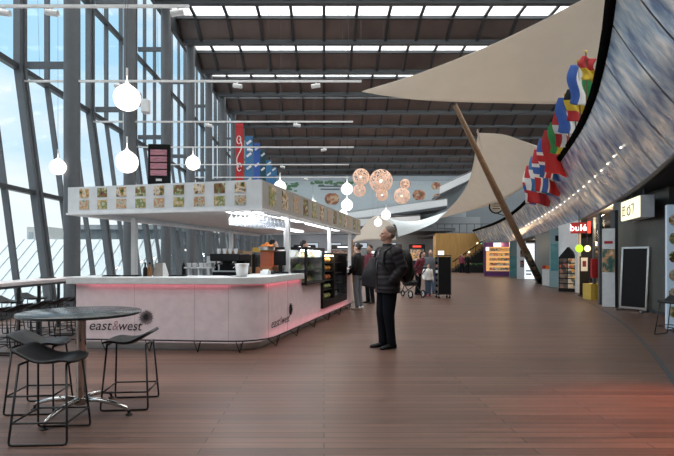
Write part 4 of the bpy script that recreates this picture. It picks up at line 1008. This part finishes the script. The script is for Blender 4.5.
# timber wall with terrace on top
wx0, wx1, wy = fx(436.5, 47), fx(499, 47), 47.2
struct('wall_timber', MB().box(((wx0+wx1)/2, wy+.6, 1.82), (wx1-wx0, 1.2, 3.64)), M_['woodwall'])
struct('floor_terrace', MB().box(((wx0+wx1)/2, wy+5, 3.55), (wx1-wx0, 9, .15)), M_['dark'])
t = thing('terrace_railing', 'dark metal railing along the top of the timber wall', 'railing', ((wx0+wx1)/2, wy+.1, 3.64))
for x in range(9): MB().box((-2.8+x*.70, 0, .45), (.05, .05, .9)).build('baluster', M_['darkframe'], t)
MB().box((0, 0, .9), (5.9, .07, .06)).build('handrail', M_['darkframe'], t)
for px, py, lb in ((477.5, 243.5, 'small round wall lamp highest on the timber wall'), (469, 252, 'small round wall lamp midway down the timber wall'), (461, 258.5, 'small round wall lamp lowest on the timber wall')):
    p = at(px, py, wy-.08); t = thing('wall_lamp', lb, 'wall lamp', p)
    MB().ball((0, 0, 0), .10, 10, 7).build('bulb', glow('lamp_bulb', (1, .82, .55), 2.5) if 'lamp_bulb' not in bpy.data.materials else bpy.data.materials['lamp_bulb'], t); MB().box((0, .06, 0), (.14, .06, .14)).build('plate', M_['darkframe'], t)
# staircase along the timber wall
t = thing('staircase', 'dark staircase climbing to the right along the timber wall', 'staircase', (fx(452, 46.3), 46.3, 0))
mb = MB()
for i in range(16): mb.box((i*.25, 0, (i+1)*.18/2+.0), (.25, 1.2, (i+1)*.18))
mb.build('steps', M_['charcoal'], t)
MB().bar((-.1, -.6, .95), (3.9, -.6, 3.75), .05, .10).build('handrail', M_['black'], t)
for i in range(5): MB().box((.2+i*.9, -.6, .55+i*.65), (.04, .04, 1.1)).build('baluster', M_['black'], t)
t = thing('planter', 'low dark green planter box at the foot of the timber wall', 'planter', (fx(474, 45), 45, 0))
MB().box((0, 0, .3), (2.0, .5, .6)).build('box', M_['charcoal'], t)
mb = MB(); rnd = random.Random(3)
for i in range(60): mb.ball((rnd.uniform(-.95, .95), rnd.uniform(-.2, .2), .62+rnd.uniform(0, .2)), rnd.uniform(.05, .1), 6, 4)
mb.build('foliage', mat('dark_leaf', (.03, .09, .03), .6), t)
t = thing('exit_sign', 'small green lit sign high on the timber wall beside the shop row', 'sign', at(483.5, 243, wy-.1))
MB().box((0, 0, 0), (.62, .08, .22)).build('case', M_['darkframe'], t); MB().box((0, -.045, 0), (.56, .02, .17)).build('lit_face', glow('green_sign', (.35, .9, .5), 1.2), t)
# upper gallery: big poster wall and sloping white parapets
GY = 58
t = thing('food_poster', 'huge pale poster wall with plates and leaves high at the far end', 'poster', (0, GY, 0))
def gp_(px, py, Y=GY): p = at(px, py, Y); return (p.x, p.z)
inT(MB().prism([gp_(284, 181), gp_(466, 181), gp_(466, 217), gp_(284, 217)], GY-.05, GY+.05, 'xz').build('board', mat('pale_blue_poster', (.42, .50, .54), .6)), t)
for px, py, r, i in ((332, 199, 6.5, 2), (405, 184, 5, 0), (419, 195, 5.8, 2), (436, 186, 4.2, 3), (437, 197, 3.6, 0), (400, 199, 4, 1)):
    x, z = gp_(px, py); rr = r*GY/F
    inT(MB().ball((x, GY-.06, z), (rr*1.15, .03, rr), 18, 6).build('plate_photo', M_['cloth_white'] if i == 1 else ramp_mat('big_food_photo', 'noise', 1.6+.2*i, [(.3, (.06, .10, .05)), (.45, (.30, .09, .06)), (.58, (.50, .36, .22)), (.75, (.55, .55, .50))], .5)), t)
lf = MB(); rnd = random.Random(5)
for i in range(80):
    px, py = (rnd.uniform(284, 297), rnd.uniform(182, 212)) if i < 55 else (rnd.uniform(296, 352), rnd.uniform(181, 186))
    x, z = gp_(px, py); lf.ball((x, GY-.06, z), (rnd.uniform(.12, .4), .02, rnd.uniform(.08, .25)), 6, 4)
inT(lf.build('leaf_print', mat('leaf_green', (.08, .18, .10), .6)), t)['kind'] = 'stuff'
x, z = gp_(330, 188)
tm = MB()
for j in range(2): tm.box((x, GY-.07, z+.2-j*.35), (2.8-j*.6, .02, .14))
inT(tm.build('print_lines', M_['steelgrey']), t)
struct('wall_gallery', MB().prism([gp_(284, 217, GY), gp_(480, 217, GY), gp_(480, 232, GY), gp_(284, 232, GY)], GY-.1, GY+.3, 'xz'), mat('gallery_grey', (.32, .36, .39), .6))
M_['gallery'] = mat('ramp_grey', (.14, .15, .165), .6)
def parapet(p0, p1, h, Y, lb):
    a, b = at(*p0, Y), at(*p1, Y); n = 6
    t = thing('gallery_parapet', lb, 'parapet', (a.x, Y, a.z))
    MB().prism([(0, 0), (b.x-a.x, b.z-a.z), (b.x-a.x, b.z-a.z+h), (0, h)], -.12, .12, 'xz').build('panel', M_['canopywhite'], t)
    MB().bar((0, -.1, h+.12), (b.x-a.x, -.1, b.z-a.z+h+.12), .08, .06).build('handrail', M_['steel'], t)
    MB().prism([(0, -.05), (b.x-a.x, b.z-a.z-.05), (b.x-a.x, b.z-a.z-.3), (0, -.3)], .12, GY-.1-Y, 'xz').build('ramp_slab', M_['gallery'], t)
parapet((440, 193.5), (476, 176.5), .75, 54, 'upper sloping white parapet beside the food poster wall')
parapet((345, 220), (447, 205.5), .7, 53, 'lower sloping white parapet over the far cafe')
parapet((300, 229), (420, 223), .7, 50, 'lowest nearly level white parapet above the cafe counters')
# cafe level
struct('ceiling_cafe', MB().box((3.5, 54, 4.15), (19, 9, .3)), M_['steelgrey'])
struct('wall_cafe', MB().box((3.5, 58, 2.0), (19, .2, 4.0)), mat('cafe_back_wall', (.22, .24, .26), .6))
for i, (px, Y, wd, m, lb) in enumerate(((304, 50, 2.2, 'whitelit', 'far cafe counter with a white lit header at the left'), (345, 50, 2.6, 'whitelit', 'far cafe counter with a pale header behind the waiting woman'), (395, 48, 1.7, 'warmlit', 'far cafe counter with a warm lit front behind the man'), (420, 47.5, 1.5, 'redlit', 'far cafe counter with a reddish lit header near the black stand'))):
    t = thing('cafe_counter', lb, 'counter', (fx(px, Y), Y, 0))
    MB().box((0, .4, .55), (wd, .7, 1.1)).build('body', M_['charcoal'], t)
    MB().box((0, .4, 1.12), (wd+.1, .8, .05)).build('worktop', M_['worktop'], t)
    MB().box((0, 1.6, 2.45), (wd, .1, .45)).build('header', M_['charcoal'], t)
    MB().box((0, 1.53, 2.45), (wd*.55, .03, .16)).build('lit_lettering_strip', M_[m], t)
    MB().box((0, 1.7, 1.65), (wd, .1, 1.0)).build('back_shelf', M_['goods'] if i > 1 else M_['darkgoods'], t)
    for x in (-wd/2, wd/2): MB().box((x, 1.6, 1.3), (.1, .1, 2.6)).build('post', M_['charcoal'], t)
lamp('POINT', (fx(400, 47), 47.6, 2.8), 60, (1, .7, .5), .3)
lamp('POINT', (-1.5, 55, 3.2), 130, (.95, .95, 1), .3); lamp('POINT', (7, 55, 3.2), 130, (1, .85, .7), .3); lamp('POINT', (3, 54.5, 3.2), 130, (.9, .95, 1), .3)
lamp('AREA', (3, 51, 3.9), 500, (1, .9, .8), 8, (0, 0, 0), 3)
# glazed drinks cabinets and lit menus along the cafe wall
for i, (px, lb) in enumerate(((300, 'far drinks cabinet at the left end of the cafe wall'), (322, 'far drinks cabinet second along the cafe wall'), (348, 'far drinks cabinet behind the waiting woman'), (374, 'far drinks cabinet seen just left of the standing man'), (406, 'far drinks cabinet right of the standing man'))):
    t = thing('drinks_cabinet', lb, 'cabinet', (fx(px, 57.4), 57.4, 0))
    MB().box((0, .2, 1.1), (1.5, .5, 2.2)).build('case', M_['charcoal'], t)
    for z in (.5, 1.0, 1.5): MB().box((0, -.07, z), (1.3, .06, .36)).build('bottle_row', M_['goods'] if i % 2 else M_['darkgoods'], t)
    MB().box((0, -.08, 1.98), (1.3, .05, .28)).build('lit_header', M_['whitelit'] if i % 2 else M_['warmlit'], t)
for i, (px, lb) in enumerate(((312, 'far lit menu panel between the first two drinks cabinets'), (335, 'far lit menu panel left of the waiting woman'), (361, 'far lit menu panel between the woman and the man'), (390, 'far lit menu panel behind the standing man'))):
    t = thing('menu_board', lb, 'menu', (fx(px, 57.75), 57.81, 2.75))
    MB().box((0, .05, 0), (1.5, .1, .7)).build('frame', M_['black'], t); MB().box((0, -.01, 0), (1.38, .03, .58)).build('lit_face', glow('menu_screen_light', (.75, .85, .95), .6), t)
# black stand in the walkway
t = thing('postcard_stand', 'tall black slotted display stand in the walkway behind the man', 'stand', (fx(444.5, 16.4), 16.4, 0), .10)
MB().box((.0, 0, .74), (.42, .02, 1.24)).build('front_board', M_['black'], t); 
for x in (-.215, .215): MB().box((x, 0, .76), (.022, .03, 1.32)).build('frame_rail', M_['steelgrey'], t)
MB().box((0, .3, .74), (.42, .02, 1.24)).build('back_board', M_['black'], t)
MB().box((0, .15, 1.40), (.45, .34, .025)).build('top', M_['charcoal'], t); MB().box((0, .15, .13), (.45, .34, .025)).build('bottom', M_['charcoal'], t)
for i in range(6): MB().box((-.13, .15, .25+i*.19), (.20, .28, .02)).build('slot_shelf', M_['charcoal'], t); MB().box((-.20, .15, .30+i*.19), (.02, .24, .09)).build('card', M_['worktop'] if i == 3 else M_['darkgoods'], t)
for x in (-.18, .18):
    for y in (.02, .28): MB().lathe([(.03, 0), (.035, .03), (.03, .06), (.012, .07), (.012, .12)], 10, (x, y, 0)).build('caster', M_['charcoal'], t)
t2 = thing('table_sign', 'small white card sign on top of the black display stand', 'sign', (fx(441, 16.5), 16.5, 1.4125), .1)
MB().box((0, 0, .075), (.20, .012, .14)).build('card', M_['whitelit'], t2); MB().box((0, 0, .004), (.2, .08, .01)).build('foot', M_['charcoal'], t2)
# ================================================================== PEOPLE
def hand(mb, w, f, nrm, r=.9):
    """palm and five fingers: w wrist, f finger direction, nrm palm normal"""
    f = Vector(f).normalized(); nrm = Vector(nrm); nrm = (nrm-f*nrm.dot(f)).normalized(); s = f.cross(nrm); w = Vector(w)
    M = Matrix((s, f, nrm)).transposed()
    mb.ball(w+f*.045*r, (.040*r, .055*r, .018*r), 12, 8, M=M)
    for i, (o, l) in enumerate(((-.030, .068), (-.010, .078), (.010, .073), (.029, .056))):
        b = w+f*.082*r+s*o*r
        mb.limb([b, b+f*l*.45*r+nrm*.008*r, b+f*l*.75*r+nrm*.026*r, b+f*l*.85*r+nrm*.045*r], [.0095*r, .009*r, .0085*r, .007*r], 8)
    b = w+f*.03*r-s*.032*r
    mb.limb([b, b+f*.025*r-s*.028*r+nrm*.01*r, b+f*.055*r-s*.032*r+nrm*.022*r], [.012*r, .011*r, .009*r], 8)
def head_mesh():
    h = MB()
    h.ball((0, .005, .115), (.074, .094, .105), 20, 14)
    h.ball((0, -.018, .065), (.058, .072, .070), 16, 10)
    h.ball((0, -.055, .018), (.030, .028, .022), 12, 8)             # chin
    h.limb([(0, -.086, .105), (0, -.103, .075), (0, -.104, .068)], [.010, .013, .014], 10)   # nose
    h.ball((-.011, -.098, .068), .008, 8, 6); h.ball((.011, -.098, .068), .008, 8, 6)
    h.ball((0, -.082, .113), (.052, .016, .012), 12, 6)             # brow
    h.ball((0, -.085, .040), (.024, .012, .007), 12, 6); h.ball((0, -.083, .029), (.021, .012, .007), 12, 6)   # lips
    for x in (-1, 1):
        h.ball((x*.036, -.070, .070), (.022, .016, .018), 10, 6)    # cheeks
        h.ball((x*.076, .012, .090), (.010, .020, .032), 10, 7)     # ears
    return h
def person(label, loc, rz, h, skin, hair, top, trous, shoes, hair_style='short', pose=None, group=None, puffer=False, detail=.011):
    P = dict(turn=0, nod=0, lean=0, la=None, ra=None, lf=(0, 0), rf=(0, 0), coat=.86, sit=False, fat=1.0)
    P.update(pose or {})
    k = h/1.75
    t = thing('person', label, 'person', loc, rz, group)
    Z = -.42 if P['sit'] else 0; ft = P['fat']
    def T(p): return Vector((p[0], p[1]+P['lean']*max(0, p[2]-.95)*-1, p[2]+Z))*k
    # legs
    legs = {}
    for s, n_ in ((1, 'lf'), (-1, 'rf')):
        dx, dy = P[n_]
        if P['sit']: legs[s] = [(s*.09, 0, .92), (s*.12, -.42, .92), (s*.12, -.44, .10+.42)]
        else: legs[s] = [(s*.088, 0, .92), (s*.095+dx*.5, dy*.5-.025, .49), (s*.10+dx, dy+.02, .085)]
    arms = {1: P['la'] or ((.21, .02, 1.40), (.265, .06, 1.13), (.25, -.08, .90)), -1: P['ra'] or ((-.21, .02, 1.40), (-.265, .06, 1.13), (-.25, -.08, .90))}
    hm = head_mesh(); R = Matrix.Rotation(P['turn'], 4, 'Z') @ Matrix.Rotation(-P['nod'], 4, 'X')
    nk = T((0, -.015, 1.53))
    body = MB().join(hm, Matrix.Translation(nk) @ R @ Matrix.Scale(k*1.03, 4))
    body.limb([T((0, .012, 1.40)), T((0, .0, 1.50)), nk+R.to_3x3() @ Vector((0, .012, .06))*k], [.062*k, .056*k, .055*k])
    body.torso([(*T((0, 0, z)), rx*k*ft, ry*k*ft) for z, rx, ry in ((.84, .08, .08), (.90, .145, .10), (1.05, .135, .095), (1.22, .155, .105), (1.36, .165, .095), (1.43, .10, .07), (1.46, .05, .05))])
    for s in (1, -1):
        L3 = [T(p) for p in legs[s]]
        body.limb(L3, [.078*k, .052*k, .036*k])
        fdir = Vector((s*.15, -1, 0)).normalized()
        body.limb([L3[2]+Vector((0, .0, -.03))*k, L3[2]+fdir*.09*k+Vector((0, 0, -.058))*k], [.030*k, .016*k])
        A3 = [T(p) for p in arms[s]]
        body.limb(A3, [.045*k, .036*k, .027*k])
        fd = (A3[2]-A3[1]).normalized(); hand(body, A3[2]+fd*.01, fd, Vector((-s, -.2, 0)), k)
    body.build('body', skin, t, remesh=detail*.8)
    # top
    jk = MB(); z0 = P['coat']
    secs = []
    n_ = 22
    for i in range(n_):
        u = i/(n_-1); z = z0+(1.455-z0)*u
        rx = interp(z, [.8, .95, 1.08, 1.25, 1.36, 1.43, 1.455], [.205, .20, .195, .212, .205, .135, .09])*ft
        ry = interp(z, [.8, .95, 1.08, 1.25, 1.36, 1.43, 1.455], [.150, .150, .145, .145, .125, .10, .08])*ft
        if puffer: q = .012*abs(math.sin(z*PI/.075))-.004; rx += q; ry += q
        secs.append((*T((0, 0, z)), rx*k, ry*k))
    jk.torso(secs, 28)
    for s in (1, -1):
        A3 = [T(p) for p in arms[s]]
        pts, rr = [], []
        for i in range(16):
            u = i/15; p = A3[0].lerp(A3[1], u*2) if u < .5 else A3[1].lerp(A3[2], u*2-1)
            r = (.082-.026*u)*(1.08 if puffer else .92)
            if puffer: r += .008*abs(math.sin(i*PI/2))
            pts.append(p); rr.append(r*k)
        jk.limb(pts, rr, 14)
    col = MB().torso([(*T((0, .0, z)), rx*k, ry*k) for z, rx, ry in ((1.42, .10, .085), (1.46, .082, .078), (1.505, .076, .074))], 20); jk.join(col)
    jk.build('jacket', top, t, remesh=detail, label='dark quilted jacket' if puffer else None)
    # trousers
    tr = MB()
    tr.torso([(*T((0, 0, z)), rx*k*ft, ry*k*ft) for z, rx, ry in ((.80, .10, .10), (.86, .165, .125), (.95, .17, .13), (1.04, .165, .125))])
    for s in (1, -1):
        L3 = [T(p) for p in legs[s]]
        tr.limb([L3[0], L3[0].lerp(L3[1], .5), L3[1], L3[1].lerp(L3[2], .6), L3[2]+Vector((0, 0, -.01))*k], [.10*k*ft, .088*k*ft, .072*k*ft, .066*k, .066*k], 16)
    tr.build('trousers', trous, t, remesh=detail)
    for s in (1, -1):
        p = T(legs[s][2]); fdir = Vector((s*.18, -1, 0)).normalized(); sd = Vector((-fdir.y, fdir.x, 0)); g = Vector((p.x, p.y, (Z+.42 if P['sit'] else 0)*k))
        g.z = p.z-.085*k
        sh = MB(); prof = ((-.075, .028, .075, .05), (-.05, .038, .085, .06), (.0, .040, .09, .06), (.06, .042, .075, .05), (.12, .047, .055, .04), (.17, .042, .045, .035), (.195, .025, .03, .025))
        sh.rings([[g+fdir*d*k+sd*(w_*math.cos(a))*k+Vector((0, 0, max(.002, hh/2+hh/2*math.sin(a))))*k for a in [q*2*PI/14 for q in range(14)]] for d, w_, hh, _ in prof])
        sh.build('shoe', shoes, t, smooth=True)
    # hair
    hr = MB()
    hr.ball((0, .020, .150), (.080, .090, .084), 18, 12)
    hr.ball((0, .042, .110), (.078, .066, .068), 16, 10)
    if hair_style == 'bun': hr.ball((0, .12, .16), .042, 12, 8)
    if hair_style == 'long': hr.limb([(0, .07, .10), (0, .085, .0), (0, .075, -.10)], [.075, .07, .05], 14)
    # keep the face free
    hm2 = MB().join(hr, Matrix.Translation(nk) @ R @ Matrix.Scale(k*1.03, 4))
    hm2.build('hair', hair, t, remesh=detail*.8)
    for x in (-1, 1):
        e = MB().join(MB().ball((x*.030, -.084, .098), (.011, .007, .007), 10, 7), Matrix.Translation(nk) @ R @ Matrix.Scale(k*1.03, 4)); e.build('eye', M_['black'], t)
    return t
# the man in the quilted jacket, looking up at the menu
mp_ = Vector((X_(387.5, 7.33), 7.33, 0))
man = person('standing man in a dark quilted jacket and black trousers looking up at the kiosk menu', mp_, -1.22, 1.78, M_['skin'], M_['hairgrey'], M_['puffer'], M_['denim'], M_['black'],
    pose=dict(turn=-.18, nod=.16, la=((.20, .03, 1.40), (.27, .10, 1.14), (.17, -.03, .97)), ra=((-.20, .0, 1.40), (-.25, -.07, 1.13), (-.13, -.08, .99)), lf=(-.03, .01), rf=(.02, -.05), coat=.80, fat=1.12), puffer=True, detail=.010)
# open jacket front and its lining
fl = MB().grid(lambda u, v: Vector((-.02-.19*u, -.165-.01*u-.14*u*math.sin(PI*min(1, (1-v)*1.25)**1.5*.60), .86+.47*v+.05*u*(1-v))), 8, 14)
fl.build('jacket_front', M_['puffer'], man, smooth=True, solid=.03)
MB().tube([(0, -.125, 1.44), (.0, -.185, 1.2), (0, -.185, .86)], .006, 6).build('zip', M_['steel'], man)
# his backpack
bp_ = thing('backpack', 'black backpack worn on the back of the standing man', 'backpack', mp_, -1.22)
MB().ball((0, .285, 1.20), (.165, .115, .26), 18, 12).build('bag', M_['black'], bp_, smooth=True)
MB().ball((0, .36, 1.10), (.12, .07, .13), 14, 9).build('front_pocket', M_['charcoal'], bp_, smooth=True)
for s in (-1, 1): MB().tube([(s*.12, .18, 1.42), (s*.135, .02, 1.50), (s*.14, -.13, 1.40), (s*.16, -.16, 1.22), (s*.20, .0, 1.05), (s*.14, .18, 1.0)], .018, 8).build('strap', M_['charcoal'], bp_, smooth=True)
# woman ordering at the counter
person('woman in black top and grey trousers leaning at the kiosk counter', (X_(358, 13.0), 13.0, 0), -2.25, 1.69, M_['skin2'], M_['hairdark'], M_['black'], M_['greytrouser'], M_['cloth_white'], 'bun',
    pose=dict(turn=.1, ra=((-.18, 0, 1.38), (-.24, -.16, 1.16), (-.20, -.40, 1.10)), la=((.18, 0, 1.38), (.24, .02, 1.12), (.20, -.16, .95)), coat=.90, fat=.92, lf=(.02, .05)), detail=.014)
person('person in dark clothes standing between the waiting woman and the man', (X_(370, 14.6), 14.6, 0), -.9, 1.70, M_['skin2'], M_['hairdark'], M_['maroon'], M_['denim'], M_['black'], pose=dict(fat=.92), detail=.016)
person('kiosk worker in black behind the open fridge', tuple(side(4.0, -1.25)), 1.35, 1.72, M_['skin2'], M_['hairdark'], M_['black'], M_['black'], M_['black'], pose=dict(fat=.95), detail=.016)
person('kiosk worker in a dark shirt farther inside the kiosk', tuple(side(6.2, -1.2)), 1.8, 1.78, M_['skin'], M_['hairdark'], M_['charcoal'], M_['black'], M_['black'], pose=dict(fat=.95), detail=.016)
# family behind the man with a pushchair
person('person in maroon coat bending near the pushchair', (X_(418, 18.0), 18.0, 0), .9, 1.55, M_['skin2'], M_['hairdark'], M_['maroon'], M_['denim'], M_['black'], 'long', pose=dict(lean=.35, fat=.98), detail=.017)
person('person in pale top and blue jeans standing beside the maroon coat', (X_(431, 18.6), 18.6, 0), -.4, 1.62, M_['skin2'], M_['hairgrey'], M_['greytrouser'], M_['bluejean'], M_['charcoal'], pose=dict(fat=1.0, lean=.12), detail=.017)
person('small child in pale top by the black display stand', (X_(428, 17.2), 17.2, 0), .2, 1.12, M_['skin2'], M_['hairdark'], M_['cloth_white'], M_['bluejean'], M_['red'], pose=dict(fat=1.1), detail=.014)
pc = thing('pushchair', 'black three-wheeled pushchair behind the standing man', 'pushchair', (X_(411, 16.8), 16.8, 0), .5)
for x, y, r in ((-.26, -.30, .13), (.26, -.30, .13), (0, .45, .11)):
    wl = MB().tube([(x, y+(r-.02)*math.cos(a), r+(r-.02)*math.sin(a)) for a in [q*2*PI/20 for q in range(20)]], .022, 8, closed=True).build('wheel', M_['black'], pc, smooth=True)
    mb = MB()
    for q in range(5): mb.bar((x, y, r), (x, y+(r-.03)*math.cos(q*1.257), r+(r-.03)*math.sin(q*1.257)), .02, .02)
    mb.build('spokes', M_['worktop'], wl)
for x in (-.24, .24): MB().tube([(x*.2, .45, .11), (x, .05, .42), (x, -.30, .80), (x, -.52, 1.0)], .016, 8).tube([(x, -.30, .13), (x, .05, .42)], .016, 8).build('frame', M_['blackmetal'], pc)
MB().tube([(-.24, -.52, 1.0), (.24, -.52, 1.0)], .02, 8).build('handlebar', M_['black'], pc)
MB().rings([[(x, y+.17*math.cos(a), z+.10*math.sin(a)) for a in [q*2*PI/12 for q in range(12)]] for x, y, z in ((-.2, .05, .48), (.2, .05, .48))]).build('seat', M_['charcoal'], pc)
MB().grid(lambda u, v: Vector(((u-.5)*.44, -.15+.30*math.sin(v*PI*.5)*1.0, .62+.30*math.cos(v*PI*.55))), 8, 8).build('hood', M_['black'], pc, smooth=True, solid=.02)
# far figures by the staircase
for i, (px, Y, m, lb) in enumerate(((467.5, 43, M_['black'], 'distant person in black at the foot of the staircase'), (462, 44, M_['maroon'], 'distant person in dark red left of the staircase foot'))):
    person(lb, (X_(px, Y), Y, 0), .5-i, 1.72, M_['skin2'], M_['hairdark'], m, M_['denim'], M_['black'], detail=.03)
# ================================================================== LAMPS THE PLACE HAS
lamp('AREA', tuple(cp(.6, .6, Z0)), 18, (.95, .97, 1), .8, (0, 0, -A1), .3)
lamp('AREA', tuple(cp(.5, 4.5, Z0)), 22, (.95, .97, 1), .3, (0, 0, -A1), 4)
_a, _b = Vector((4.6, 5.0, 2.85)), Vector((3.15, 4.1, 0))
lamp('SPOT', _a, 480, (1, .22, .06), .15, (_b-_a).to_track_quat('-Z', 'Y').to_euler(), angle=.85)
# pink light strips under the lip of the worktop
_q = front(LEN*.5-.1, .030, .940); lamp('AREA', _q, .4, (1, .22, .30), LEN-.6, (.35, 0, math.atan2(FD.y, FD.x)), .03)
_q = side(1.15, .030, .940); lamp('AREA', _q, .55, (1, .22, .30), 1.7, (.35, 0, math.atan2(RD.y, RD.x)), .03)
_q = side(3.3, .10, .13); lamp('AREA', _q, 1.4, (1, .22, .30), 6, (2.6, 0, math.atan2(RD.y, RD.x)), .03)
for Y in (15.5, 21, 27, 33, 39): lamp('POINT', (edge(Y)+1.2, Y, 2.3), 26, (1, .85, .68), .2)
